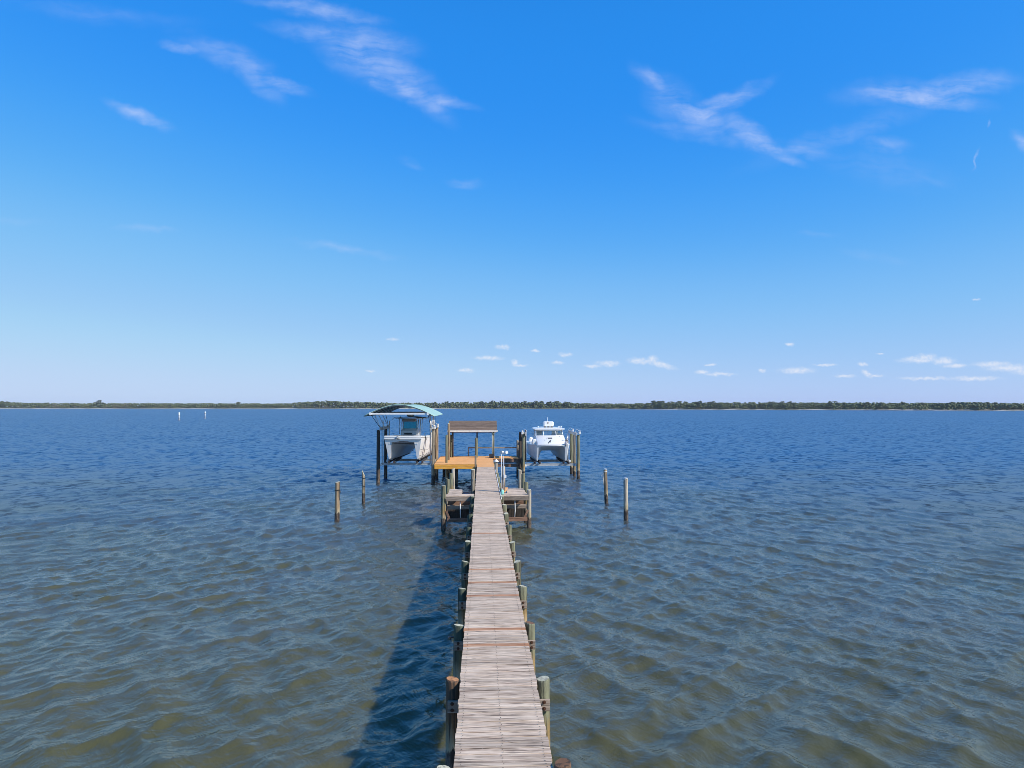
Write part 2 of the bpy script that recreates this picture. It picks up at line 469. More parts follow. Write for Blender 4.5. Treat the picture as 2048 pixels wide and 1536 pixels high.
# ------------------------------------------------------------------ mesh helpers
class MB:
    def __init__(self):
        self.v, self.f, self.mi, self.sm = [], [], [], []

    def add(self, verts, faces, mi=0, smooth=False):
        o = len(self.v)
        self.v += [tuple(p) for p in verts]
        for f in faces:
            self.f.append([o + i for i in f])
            self.mi.append(mi)
            self.sm.append(smooth)
        return self

    def box(self, x0, x1, y0, y1, z0, z1, mi=0, bev=0.0):
        if bev <= 0:
            vs_ = [(x, y, z) for z in (z0, z1) for y in (y0, y1) for x in (x0, x1)]
            fs = [(0, 2, 3, 1), (4, 5, 7, 6), (0, 1, 5, 4), (2, 6, 7, 3), (0, 4, 6, 2), (1, 3, 7, 5)]
            return self.add(vs_, fs, mi)
        b = bev
        ring = lambda z, d: [(x0 + d, y0 + b + d, z), (x0 + b + d, y0 + d, z), (x1 - b - d, y0 + d, z), (x1 - d, y0 + b + d, z),
                             (x1 - d, y1 - b - d, z), (x1 - b - d, y1 - d, z), (x0 + b + d, y1 - d, z), (x0 + d, y1 - b - d, z)]
        rs = [ring(z0, b), ring(z0 + b, 0), ring(z1 - b, 0), ring(z1, b)]
        vs_ = sum(rs, [])
        fs = [tuple(range(7, -1, -1)), tuple(range(24, 32))]
        for k in range(3):
            for i in range(8):
                j = (i + 1) % 8
                fs.append((k * 8 + i, k * 8 + j, (k + 1) * 8 + j, (k + 1) * 8 + i))
        return self.add(vs_, fs, mi)

    def tube(self, pts, r, n=8, mi=0, caps=True):
        pts = [Vector(p) for p in pts]
        rr = r if isinstance(r, (list, tuple)) else [r] * len(pts)
        vs_, fs = [], []
        for k, p in enumerate(pts):
            t = (pts[min(k + 1, len(pts) - 1)] - pts[max(k - 1, 0)]).normalized()
            a = t.cross(Vector((0, 0, 1)) if abs(t.z) < 0.9 else Vector((1, 0, 0))).normalized()
            b = t.cross(a)
            for i in range(n):
                w = 2 * math.pi * i / n
                vs_.append(p + (a * math.cos(w) + b * math.sin(w)) * rr[k])
        for k in range(len(pts) - 1):
            for i in range(n):
                j = (i + 1) % n
                fs.append((k * n + i, k * n + j, (k + 1) * n + j, (k + 1) * n + i))
        self.add(vs_, fs, mi, True)
        if caps:
            o = len(self.v) - len(vs_)
            self.f.append([o + i for i in range(n - 1, -1, -1)])
            self.f.append([o + (len(pts) - 1) * n + i for i in range(n)])
            self.mi += [mi, mi]
            self.sm += [False, False]
        return self

    def bar(self, a, b, w, h, mi=0):
        """rectangular bar from a to b, w across, h high"""
        a, b = Vector(a), Vector(b)
        t = (b - a).normalized()
        s = t.cross(Vector((0, 0, 1)))
        s = s.normalized() if s.length > 1e-4 else Vector((1, 0, 0))
        u = s.cross(t)
        vs_ = []
        for p in (a, b):
            for sx, sz in ((-1, -1), (1, -1), (1, 1), (-1, 1)):
                vs_.append(p + s * (sx * w / 2) + u * (sz * h / 2))
        fs = [(3, 2, 1, 0), (4, 5, 6, 7), (0, 1, 5, 4), (1, 2, 6, 5), (2, 3, 7, 6), (3, 0, 4, 7)]
        return self.add(vs_, fs, mi)

    def grid(self, rows, mi=0, smooth=True, flip=False):
        n = len(rows[0])
        vs_ = [p for r in rows for p in r]
        fs = []
        for k in range(len(rows) - 1):
            for i in range(n - 1):
                q = (k * n + i, k * n + i + 1, (k + 1) * n + i + 1, (k + 1) * n + i)
                fs.append(q[::-1] if flip else q)
        return self.add(vs_, fs, mi, smooth)

    def ball(self, c, r, sx=1, sy=1, sz=1, n=10, m=6, mi=0):
        vs_, fs = [], []
        for k in range(m + 1):
            th = math.pi * k / m
            for i in range(n):
                a = 2 * math.pi * i / n
                vs_.append((c[0] + r * sx * math.sin(th) * math.cos(a), c[1] + r * sy * math.sin(th) * math.sin(a), c[2] + r * sz * math.cos(th)))
        for k in range(m):
            for i in range(n):
                j = (i + 1) % n
                fs.append((k * n + i, (k + 1) * n + i, (k + 1) * n + j, k * n + j))
        return self.add(vs_, fs, mi, True)

    def mesh(self, name, mats):
        me = bpy.data.meshes.new(name)
        me.from_pydata(self.v, [], self.f)
        for m in (mats if isinstance(mats, (list, tuple)) else [mats]):
            me.materials.append(m)
        me.polygons.foreach_set('material_index', self.mi)
        me.polygons.foreach_set('use_smooth', self.sm)
        me.update()
        return me

    def build(self, name, mats, parent=None, loc=None):
        return link(name, self.mesh(name, mats), parent, loc)


def link(name, data, parent=None, loc=None):
    o = bpy.data.objects.new(name, data)
    COL.objects.link(o)
    if parent is not None:
        o.parent = parent
    if loc is not None:
        o.location = loc
    return o


def tag(o, label, cat=None, group=None, kind=None):
    if label:
        o['label'] = label
    if cat:
        o['category'] = cat
    if group:
        o['group'] = group
    if kind:
        o['kind'] = kind
    return o


def thing(name, label, cat, loc=(0, 0, 0), group=None):
    o = bpy.data.objects.new(name, None)
    o.empty_display_size = 0.3
    COL.objects.link(o)
    o.location = loc
    return tag(o, label, cat, group)


def pile_mesh(x, y, top, r=0.115, z0=-1.2, lean=(0, 0), cut='flat', seed=0, n=14):
    """tapered round timber pile, slightly out of round, chamfered top; faces of the cut top use slot 1"""
    rnd = random.Random(seed * 7.13 + x * 3.1 + y)
    b = MB()
    zs = [z0, 0.0, 0.45, 0.9, (0.9 + top) / 2, top - 0.035, top]
    zs = [z for i, z in enumerate(zs) if i == 0 or z > zs[i - 1] + 0.01]
    wob = [1 + rnd.uniform(-0.06, 0.06) for _ in range(n)]
    slope = (rnd.uniform(-0.03, 0.03), rnd.uniform(-0.03, 0.03))
    rows = []
    for k, z in enumerate(zs):
        t = (z - z0) / (top - z0)
        rad = r * (1.10 - 0.14 * t)
        if k == len(zs) - 1:
            rad *= 0.90
        row = []
        for i in range(n):
            a = 2 * math.pi * i / n
            rr = rad * (1 + (wob[i] - 1) * (0.6 + 0.4 * math.sin(z * 2 + i)))
            zz = z
            px, py = math.cos(a) * rr, math.sin(a) * rr
            if k >= len(zs) - 2:
                if cut == 'point':
                    zz = z - max(0.0, (px + r) * 2.0) - abs(py) * 0.4
                else:
                    zz = z + slope[0] * px / r + slope[1] * py / r
            row.append((x + lean[0] * z + px, y + lean[1] * z + py, zz))
        rows.append(row)
    vs_ = sum(rows, [])
    fs = []
    for k in range(len(zs) - 1):
        for i in range(n):
            j = (i + 1) % n
            fs.append((k * n + i, k * n + j, (k + 1) * n + j, (k + 1) * n + i))
    b.add(vs_, fs, 0, True)
    o = (len(zs) - 1) * n
    b.f.append([o + i for i in range(n)])
    b.mi.append(1)
    b.sm.append(False)
    return b


def pile(parent, x, y, top, r=0.115, mat='pile_green', topm='top_pale', lean=(0, 0), cut='flat', name='pile', base=None):
    bx = base or (0, 0)
    b = pile_mesh(x - bx[0], y - bx[1], top, r, lean=lean, cut=cut, seed=int(x * 13 + y * 7))
    return b.build(name, [M[mat], M[topm]], parent)


# ------------------------------------------------------------------ water
def water_mat():
    m, g = new_mat('murky bay water')
    geo = g.n('ShaderNodeNewGeometry')
    at = g.n('ShaderNodeAttribute', attribute_name='ripple')
    P = geo.outputs['Position']
    # fine wind ripples as a small random slope field, plus part of the slope the far grid is too coarse to carry
    gust = g.maprange(g.noise(g.mapping(P, rot=(0, 0, R(20)), scale=(0.05, 0.085, 1.0)), 1.0, 4.0, 0.6), 0.32, 0.68, 0.45, 1.5)
    swirl = g.vmath('SCALE', g.vmath('SUBTRACT', g.noise(P, 0.45, 2.0, 0.5, color=True), (0.5, 0.5, 0.5)), scale=0.9)
    Q = g.vmath('ADD', P, swirl)
    hts = []
    for rot, sc, k in ((-48, (5.4, 2.0, 1.0), 1.0), (40, (6.2, 2.3, 1.0), 0.9), (-8, (10.0, 4.6, 1.0), 0.35)):
        nz = g.noise(g.mapping(Q, rot=(0, 0, R(rot)), scale=tuple(1.0 / q for q in sc), kind='TEXTURE'), 1.0, 1.5, 0.5)
        ridge = g.math('SUBTRACT', 1.0, g.math('ABSOLUTE', g.math('MULTIPLY', g.math('SUBTRACT', nz, 0.5), 4.0)))
        hts.append(g.math('MULTIPLY', ridge, k))
    ht = g.math('MULTIPLY', g.math('ADD', g.math('ADD', hts[0], hts[1]), hts[2]), gust)
    bmp = g.n('ShaderNodeBump')
    bmp.inputs['Strength'].default_value = 1.0
    bmp.inputs['Distance'].default_value = RIPPLE1
    g.sock(bmp.inputs['Height'], ht)
    n2 = g.noise(g.mapping(P, rot=(0, 0, R(-14)), scale=(1.25, 0.75, 1.0)), 1.0, 4.0, 0.62, 0.5, color=True)
    s2 = g.vmath('MULTIPLY', g.vmath('SUBTRACT', n2, (0.5, 0.5, 0.5)), (1.0, 1.0, 0.0))
    a2 = g.math('MULTIPLY', g.math('MULTIPLY', at.outputs['Fac'], g.maprange(gust, 0.45, 1.5, 0.7, 1.3)), RIPPLE2)
    nrm = g.vmath('NORMALIZE', g.vmath('ADD', bmp.outputs[0], g.vmath('SCALE', s2, scale=a2)))
    silt = g.noise(g.mapping(P, scale=(0.11, 0.16, 0.1)), 1.0, 3.0, 0.5, 0.6)
    c = g.mix(g.maprange(silt, 0.3, 0.7), WATER_A, WATER_B)
    # silt stirred up in the shallows by the pier gives way to clearer, deeper water further out
    sp = g.n('ShaderNodeSeparateXYZ')
    g.sock(sp.inputs[0], P)
    out_ = g.math('ADD', sp.outputs[1], g.math('MULTIPLY', g.math('SUBTRACT', silt, 0.5), 50.0))
    c = g.mix(g.maprange(out_, 12.0, 90.0, smooth=True), c, WATER_DEEP)
    rough = g.math('SQRT', g.math('ADD', g.math('MULTIPLY', at.outputs['Fac'], ROUGH_K), 0.0025))
    p = finish(g, c, rough, normal=nrm, ior=1.42)
    p.subsurface_method = 'BURLEY'
    p.inputs['Subsurface Weight'].default_value = 1.0
    p.inputs['Subsurface Radius'].default_value = (0.55, 0.55, 0.40)
    p.inputs['Subsurface Scale'].default_value = 0.6
    return m


ROUGH_K = 0.48
RIPPLE1, RIPPLE2 = 0.0075, 11.5
WATER_A, WATER_B, WATER_DEEP = (0.074, 0.074, 0.030), (0.092, 0.086, 0.036), (0.009, 0.062, 0.155)
M['water'] = water_mat()


def axis_pts(core0, core1, step, lo, hi, growth):
    pts = list(np.arange(core0, core1, step))
    s, p = step, pts[-1]
    while p < hi:
        s *= growth
        p += s
        pts.append(p)
    s, p = step, pts[0]
    left = []
    while p > lo:
        s *= growth
        p -= s
        left.append(p)
    return np.array(left[::-1] + pts)


def build_water():
    rng = np.random.default_rng(5)
    xs = axis_pts(-16.0, 17.0, 0.068, -2600.0, 2600.0, 1.030)
    ys = axis_pts(8.5, 26.0, 0.068, -300.0, 2100.0, 1.0115)
    X, Y = np.meshgrid(xs, ys)
    X, Y = X.astype(np.float32), Y.astype(np.float32)
    dx = np.gradient(xs)[None, :].astype(np.float32)
    dy = np.gradient(ys)[:, None].astype(np.float32)
    nx, ny = len(xs), len(ys)
    H = np.zeros_like(X)
    OX = np.zeros_like(X)
    OY = np.zeros_like(X)
    lost = np.zeros_like(X)
    # short choppy wavelets in every direction, and two crossing trains of longer waves
    NS, NL = 96, 44
    NC = NS + NL
    lam = np.concatenate([np.exp(np.linspace(math.log(0.19), math.log(0.95), NS)), np.exp(np.linspace(math.log(0.95), math.log(4.2), NL))])
    th = np.concatenate([rng.normal(-5, 46, NS), np.where(np.arange(NL) % 2 == 0, rng.normal(-46, 11, NL), rng.normal(34, 11, NL))])
    th = np.radians(th)
    ph = rng.uniform(0, 2 * math.pi, NC)
    ws = np.exp(-0.5 * (np.log(lam[:NS] / 0.42) / 0.60) ** 2)
    wl = np.exp(-0.5 * (np.log(lam[NS:] / 1.30) / 0.38) ** 2)
    slope = np.concatenate([ws / math.sqrt((ws ** 2).sum() / 2) * SLOPE_SHORT, wl / math.sqrt((wl ** 2).sum() / 2) * SLOPE_LONG])
    for i in range(NC):
        k = 2 * math.pi / lam[i]
        cx, cy = math.cos(th[i]), math.sin(th[i])
        a = slope[i] / k
        eff = np.sqrt((dx * cx) ** 2 + (dy * cy) ** 2)
        att = np.clip((lam[i] / eff - 2.6) / 2.5, 0, 1)
        arg = k * (cx * X + cy * Y) + ph[i]
        sn, cs = np.sin(arg), np.cos(arg)
        H += a * att * cs
        OX -= 1.1 * a * att * cx * sn
        OY -= 1.1 * a * att * cy * sn
        lost += (1 - att ** 2) * slope[i] ** 2 / 2
    gust = 0.85 + 0.3 * (np.sin(X * 0.055 + 1.3 + np.sin(Y * 0.04)) * np.sin(Y * 0.045 + 0.4 + np.sin(X * 0.03)))
    H *= gust
    fade = np.clip((1500 - np.hypot(X, Y)) / 600, 0, 1)
    V = np.stack([X + OX, Y + OY, H * fade], -1).reshape(-1, 3)
    idx = np.arange(nx * ny).reshape(ny, nx)
    q = np.stack([idx[:-1, :-1], idx[:-1, 1:], idx[1:, 1:], idx[1:, :-1]], -1).reshape(-1, 4)
    me = bpy.data.meshes.new('water')
    me.vertices.add(len(V))
    me.vertices.foreach_set('co', V.astype(np.float32).ravel())
    me.loops.add(q.size)
    me.loops.foreach_set('vertex_index', q.astype(np.int32).ravel())
    me.polygons.add(len(q))
    me.polygons.foreach_set('loop_start', np.arange(0, q.size, 4, dtype=np.int32))
    me.polygons.foreach_set('use_smooth', np.ones(len(q), dtype=bool))
    me.update(calc_edges=True)
    at = me.attributes.new('ripple', 'FLOAT', 'POINT')
    at.data.foreach_set('value', np.sqrt(lost).astype(np.float32).ravel())
    me.materials.append(M['water'])
    o = link('water', me)
    o['kind'] = 'structure'
    print('water verts', len(V))


SLOPE_SHORT, SLOPE_LONG = 0.135, 0.108
build_water()

# ------------------------------------------------------------------ far shore
DECK = 1.67
SHORE = [(-500, 817.0), (0, 817.2), (450, 817.3), (900, 817.6), (1200, 818.4), (1536, 819.8), (1800, 820.7), (2048, 821.4), (2500, 822.2)]


def shore_y(px):
    for (a, ya), (b, yb) in zip(SHORE, SHORE[1:]):
        if a <= px <= b:
            return ya + (yb - ya) * (px - a) / (b - a)
    return SHORE[-1][1]


def shore_pt(px, back=0.0):
    p = at_z(px, shore_y(px), 0.0)
    d = Vector((p.x - CAM.x, p.y, 0)).normalized()
    return Vector((p.x, p.y, 0)) + d * back


def build_land():
    m, g = new_mat('sand and scrub shore')
    geo = g.n('ShaderNodeNewGeometry')
    s = g.n('ShaderNodeSeparateXYZ')
    g.sock(s.inputs[0], geo.outputs['Position'])
    nz = g.noise(g.mapping(geo.outputs['Position'], scale=(0.014, 0.05, 0.2)), 1.0, 4.0, 0.6)
    fine = g.noise(g.mapping(geo.outputs['Position'], scale=(0.3, 0.3, 0.3)), 1.0, 4.0, 0.6)
    sand = g.mix(fine, (0.42, 0.36, 0.28), (0.70, 0.64, 0.55))
    mud = g.mix(fine, (0.13, 0.12, 0.07), (0.25, 0.21, 0.14))
    c = g.mix(g.maprange(nz, 0.46, 0.58), mud, sand)
    scrub = g.mix(fine, (0.035, 0.05, 0.02), (0.09, 0.10, 0.045))
    c = g.mix(g.maprange(g.math('ADD', s.outputs[2], g.math('MULTIPLY', fine, 0.5)), 1.35, 1.8), c, scrub)
    finish(g, c, 0.95)
    rows = []
    rnd = random.Random(3)
    for px in range(-500, 2501, 12):
        j = rnd.uniform(-3, 3)
        rows.append([tuple(shore_pt(px, d + j) + Vector((0, 0, z))) for d, z in
                     ((-4, -0.4), (0, 0.02), (6, 0.5), (14, 0.85 + rnd.uniform(-.1, .2)), (30, 1.8), (90, 2.2), (450, 2.5), (900, 2.0))])
    b = MB()
    b.grid(rows, flip=True)
    o = b.build('shore_land', m)
    o['kind'] = 'structure'


build_land()


def foliage_mat(name, a, b_, c_):
    m, g = new_mat(name)
    geo = g.n('ShaderNodeNewGeometry')
    oi = g.n('ShaderNodeObjectInfo')
    big = g.noise(g.mapping(geo.outputs['Position'], scale=(0.03, 0.05, 0.05)), 1.0, 3.0, 0.6)
    fine = g.noise(g.mapping(geo.outputs['Position'], scale=(0.5, 0.5, 0.5)), 1.0, 3.0, 0.6)
    c = g.mix(g.maprange(big, 0.35, 0.65), a, b_)
    c = g.mix(g.maprange(fine, 0.45, 0.75), c, c_)
    finish(g, c, 0.85)
    return m


M['leaf'] = foliage_mat('shore woods foliage', (0.072, 0.100, 0.038), (0.105, 0.130, 0.052), (0.14, 0.155, 0.075))
M['leaf_dark'] = foliage_mat('pine needles', (0.055, 0.075, 0.032), (0.075, 0.095, 0.042), (0.10, 0.115, 0.06))
M['bark_far'] = mat_plain('pale grey bark', (0.20, 0.17, 0.135), 0.9, var=0.35, nscale=0.8)

_t = (1 + 5 ** 0.5) / 2
ICO_V = np.array([(-1, _t, 0), (1, _t, 0), (-1, -_t, 0), (1, -_t, 0), (0, -1, _t), (0, 1, _t), (0, -1, -_t), (0, 1, -_t), (_t, 0, -1), (_t, 0, 1), (-_t, 0, -1), (-_t, 0, 1)]) / 1.9
ICO_F = np.array([(0, 11, 5), (0, 5, 1), (0, 1, 7), (0, 7, 10), (0, 10, 11), (1, 5, 9), (5, 11, 4), (11, 10, 2), (10, 7, 6), (7, 1, 8),
                  (3, 9, 4), (3, 4, 2), (3, 2, 6), (3, 6, 8), (3, 8, 9), (4, 9, 5), (2, 4, 11), (6, 2, 10), (8, 6, 7), (9, 8, 1)])


def clump_mesh(name, centers, radii, rng, mats, trunks=()):
    """many small uneven leaf clumps, optionally with tapered trunks, as one mesh"""
    n = len(centers)
    jit = rng.uniform(0.45, 1.25, (n, 12, 1))
    V = centers[:, None, :] + ICO_V[None] * jit * radii[:, None, :]
    F = ICO_F[None] + (np.arange(n) * 12)[:, None, None]
    V, F = V.reshape(-1, 3), F.reshape(-1, 3)
    mi = np.zeros(len(F), dtype=np.int32)
    if len(trunks):
        tv, tf = [], []
        for (x, y, z0, h, r, lx) in trunks:
            o = len(V) + len(tv)
            for k in range(4):
                a = k * math.pi / 2
                tv.append((x + r * math.cos(a), y + r * math.sin(a), z0))
            for k in range(4):
                a = k * math.pi / 2
                tv.append((x + lx + .5 * r * math.cos(a), y + .5 * r * math.sin(a), z0 + h))
            for k in range(4):
                j = (k + 1) % 4
                tf += [(o + k, o + j, o + 4 + j), (o + k, o + 4 + j, o + 4 + k)]
        V = np.vstack([V, np.array(tv)])
        F = np.vstack([F, np.array(tf)])
        mi = np.concatenate([mi, np.ones(len(tf), dtype=np.int32)])
    me = bpy.data.meshes.new(name)
    me.vertices.add(len(V))
    me.vertices.foreach_set('co', V.astype(np.float32).ravel())
    me.loops.add(F.size)
    me.loops.foreach_set('vertex_index', F.astype(np.int32).ravel())
    me.polygons.add(len(F))
    me.polygons.foreach_set('loop_start', np.arange(0, F.size, 3, dtype=np.int32))
    me.polygons.foreach_set('material_index', mi)
    me.update(calc_edges=True)
    for m in mats:
        me.materials.append(m)
    return me


# top of the canopy line along the photo, as (photo x, photo y of the tree tops)
TOPS = [(-500, 804), (0, 803), (60, 805.2), (190, 805.6), (420, 806), (580, 806), (600, 803.6), (650, 801.6), (700, 803), (780, 805), (860, 804.6), (960, 803.4),
        (1010, 802.6), (1050, 804), (1130, 804), (1165, 805.8), (1290, 806), (1310, 803.6), (1350, 804.2), (1400, 804), (1500, 804.2), (1560, 804.4), (1650, 804.8),
        (1700, 804.6), (1780, 805.2), (1850, 805), (1960, 804), (2048, 806), (2500, 805)]


def top_z(px, back):
    for (a, ya), (b, yb) in zip(TOPS, TOPS[1:]):
        if a <= px <= b:
            y = ya + (yb - ya) * (px - a) / (b - a)
            break
    else:
        y = 805
    p = shore_pt(px, back)
    d = math.hypot(p.x - CAM.x, p.y)
    r = ray(px, y)
    return CAM.z + r.z / math.hypot(r.x, r.y) * d


def build_forest():
    rng = np.random.default_rng(21)
    cs, rs, tr = [], [], []
    for row, (back, step) in enumerate(((16, 4.2), (30, 5.0), (60, 6.0), (110, 8.0))):
        px = -480.0
        while px < 2480:
            px += step * rng.uniform(0.6, 1.5)
            bk = back + rng.uniform(-6, 10)
            p = shore_pt(px, bk)
            H = top_z(px, bk) * rng.uniform(0.90, 1.02) - 1.6
            if row == 0:
                H *= rng.uniform(0.7, 1.0)
            H = max(H, 3.0)
            w = rng.uniform(2.2, 4.2)
            pine = row < 2 and rng.random() < 0.5
            base = 0.42 if pine else 0.0
            k = 15 if row < 2 else 10
            for _ in range(int(k * max(1.0, H / 8.0) ** 1.6)):
                t = rng.uniform(base, 1.0)
                ww = w * (1.0 - 0.55 * max(0, t - 0.55) / 0.45)
                cs.append((p.x + rng.normal(0, ww * 0.45), p.y + rng.normal(0, ww * 0.45), 1.6 + H * t - 0.6))
                r = rng.uniform(0.8, 1.7)
                rs.append((r * 1.15, r * 1.15, r * 0.75))
            if row < 3:
                tr.append((p.x, p.y, 1.0, H * 0.85, rng.uniform(0.10, 0.20), rng.normal(0, 0.4)))
                if rng.random() < 0.30:      # scrub and saw palmetto at the foot
                    for _ in range(3):
                        cs.append((p.x + rng.normal(0, 3), p.y - 5 + rng.normal(0, 2), 1.7 + rng.uniform(0, .8)))
                        r = rng.uniform(0.7, 1.5)
                        rs.append((r * 1.3, r * 1.3, r))
    # dead bare trunks standing at the left of the shore
    for c, n in ((98, 6), (120, 10), (175, 5), (230, 16), (245, 10), (265, 8), (330, 5), (470, 6), (610, 6), (650, 10), (1330, 4), (1675, 6)):
        for _ in range(n):
            p = shore_pt(c + rng.normal(0, 9), 10 + rng.uniform(-3, 5))
            tr.append((p.x, p.y, 0.8, rng.uniform(5, 9), rng.uniform(0.16, 0.32), rng.normal(0, 0.5)))
    me = clump_mesh('far_woods', np.array(cs), np.array(rs), rng, [M['leaf'], M['bark_far']], tr)
    o = link('far_woods', me)
    tag(o, 'low green woods running along the whole far shore', 'woods', kind='stuff')
    print('forest clumps', len(cs))


build_forest()


def pine_protos():
    out = []
    for s in range(5):
        rng = np.random.default_rng(50 + s)
        H = 1.0
        cs, rs = [], []
        n = 46
        for i in range(n):
            a = rng.uniform(0, 2 * math.pi)
            t = rng.uniform(0.55, 1.0)
            rad = rng.uniform(0.05, 0.40) * (1.25 - 0.55 * (t - 0.62) / 0.38)
            cs.append((rad * math.cos(a), rad * math.sin(a), t - 0.04))
            r = rng.uniform(0.05, 0.11)
            rs.append((r * 1.35, r * 1.35, r * 0.62))
        crown = clump_mesh('crown', np.array(cs), np.array(rs), rng, [M['leaf_dark']])
        b = MB()
        b.tube([(0, 0, 0), (0.01, 0.005, 0.35), (-0.005, 0.01, 0.7), (0.01, 0, 0.95)], [0.022, 0.018, 0.013, 0.006], n=6)
        for i in range(6):
            a = rng.uniform(0, 6.28)
            z = rng.uniform(0.55, 0.85)
            b.tube([(0, 0, z), (0.16 * math.cos(a), 0.16 * math.sin(a), z + 0.08)], [0.008, 0.003], n=4)
        out.append((crown, b.mesh('trunk', M['bark_far'])))
    return out


def build_pines():
    protos = pine_protos()
    rnd = random.Random(8)
    spots = [(5, 801.2), (16, 802.2), (117 / 4, 803.5), (477, 803.2), (598, 803.2), (632, 801.6), (655, 800.3), (672, 801.5), (690, 803), (715, 802.4), (733, 803), (747, 804),
             (870, 803.3), (893, 802.2), (905, 803), (930, 803), (965, 802), (985, 800.6), (1003, 801), (1017, 802.4), (1035, 802.6), (1049, 801), (1072, 801), (1083, 801.4),
             (1100, 802), (1113, 800.9), (1132, 802.6), (1140, 803.2), (1307, 800.4), (1318, 801), (1325, 800.6), (1340, 802), (1357, 801.4), (1372, 802.2), (1393, 802.5),
             (1401, 800.6), (1418, 802.8), (1427, 802), (1470, 803.2), (1500, 803.2), (1540, 802.2), (1545, 802.4), (1567, 802), (1580, 802), (1632, 804.4), (1660, 801.2), (1672, 801.4),
             (1735, 803.4), (1765, 804), (1805, 802.4), (1845, 804), (1904, 803), (1925, 803.6), (1950, 803.2), (1975, 803.4), (1990, 803.8), (2030, 804.8)]
    for i, (px, py) in enumerate(spots):
        bk = rnd.uniform(14, 34)
        p = shore_pt(px, bk)
        d = math.hypot(p.x - CAM.x, p.y)
        r = ray(px, py)
        H = CAM.z + r.z / math.hypot(r.x, r.y) * d - 1.2
        H *= 0.97
        add_pine(protos[i % 5], p, H, rnd, 'dark pine with a ragged crown rising above the woods on the far shore', 'tall pines on the far shore')
    p = shore_pt(197, 20)
    d = math.hypot(p.x - CAM.x, p.y)
    r = ray(197, 800.2)
    add_pine(protos[1], p, CAM.z + r.z / math.hypot(r.x, r.y) * d - 1.2, rnd, 'lone umbrella shaped pine standing well above low scrub opposite the white channel markers', None)


def add_pine(proto, p, H, rnd, label, group):
    t = thing('pine_tree', label, 'tree', (p.x, p.y, 1.2), group)
    t.rotation_euler.z = rnd.uniform(0, 6.28)
    w = H * rnd.uniform(0.9, 1.25)
    for nm, me in (('crown', proto[0]), ('trunk', proto[1])):
        o = link(nm, me, t)
        o.scale = (w, w, H)


build_pines()

# white channel markers out in the bay
for i, (px, y0, y1) in enumerate(((358, 824.8, 840.6), (410, 821.8, 836.8))):
    p = at_z(px, y1, 0)
    h = CAM.z - (CAM.z) * ((y0 - 810) / (y1 - 810))
    lab = ('white tubular channel marker post, the nearer of two in the open bay', 'white channel marker post with a pointed top, the farther of two in the open bay')[i]
    t = thing('channel_marker', lab, 'marker', (p.x, p.y, 0), 'white channel markers in the bay')
    b = MB()
    b.tube([(0, 0, -1.0), (0, 0, 0.25)], 0.30, 12)
    b.build('base', M['galv'], t)
    b = MB()
    if i == 0:
        b.tube([(0, 0, 0.25), (0, 0, h - 0.05), (0, 0, h)], [0.26, 0.26, 0.22], 12)
    else:
        b.tube([(0, 0, 0.25), (0, 0, h - 0.5), (0, 0, h)], [0.24, 0.24, 0.05], 12)
    b.build('tube', M['pvc'], t)
    b = MB()
    b.tube([(0, 0, h * 0.62), (0, 0, h * 0.68)], 0.272, 12)
    b.build('band', M['canvas_brown'], t)

# ------------------------------------------------------------------ walkway of the pier
PITCHP = 0.155
Y0P, Y1P = 4.65, 51.0
walk = thing('pier_walkway', 'long narrow walkway of weathered grey planks on round timber piles', 'pier')


def plank_mesh(name, w, length, th, mat, seed, rag=0.004, n=9):
    """one deck board along x: cupped, ragged edges, rough sawn ends"""
    rnd = random.Random(seed)
    b = MB()
    rows = []
    xs = [-length / 2 + length * i / (n - 1) for i in range(n)]
    ex = [rnd.uniform(-0.007, 0.007), rnd.uniform(-0.007, 0.007)]
    bow = rnd.uniform(-0.004, 0.004)
    for i, x in enumerate(xs):
        if i == 0:
            x += ex[0]
        if i == n - 1:
            x += ex[1]
        e0, e1 = rnd.uniform(-rag, rag), rnd.uniform(-rag, rag)
        zz = bow * math.sin(math.pi * i / (n - 1)) + rnd.uniform(-.0015, .0015)
        y0, y1 = -w / 2 + e0 * .6, w / 2 + e1 * .6
        rows.append([(x, y0, zz - th), (x, y0, zz - 0.004), (x, y0 + 0.004, zz), (x, y1 - 0.004, zz), (x, y1, zz - 0.004), (x, y1, zz - th), (x, y0, zz - th)])
    b.grid(rows, smooth=False, flip=False)
    m_ = len(rows[0])
    b.f.append(list(range(0, m_ - 1))[::-1])
    b.f.append([(n - 1) * m_ + i for i in range(m_ - 1)])
    b.mi += [0, 0]
    b.sm += [False, False]
    return b.mesh(name, mat)


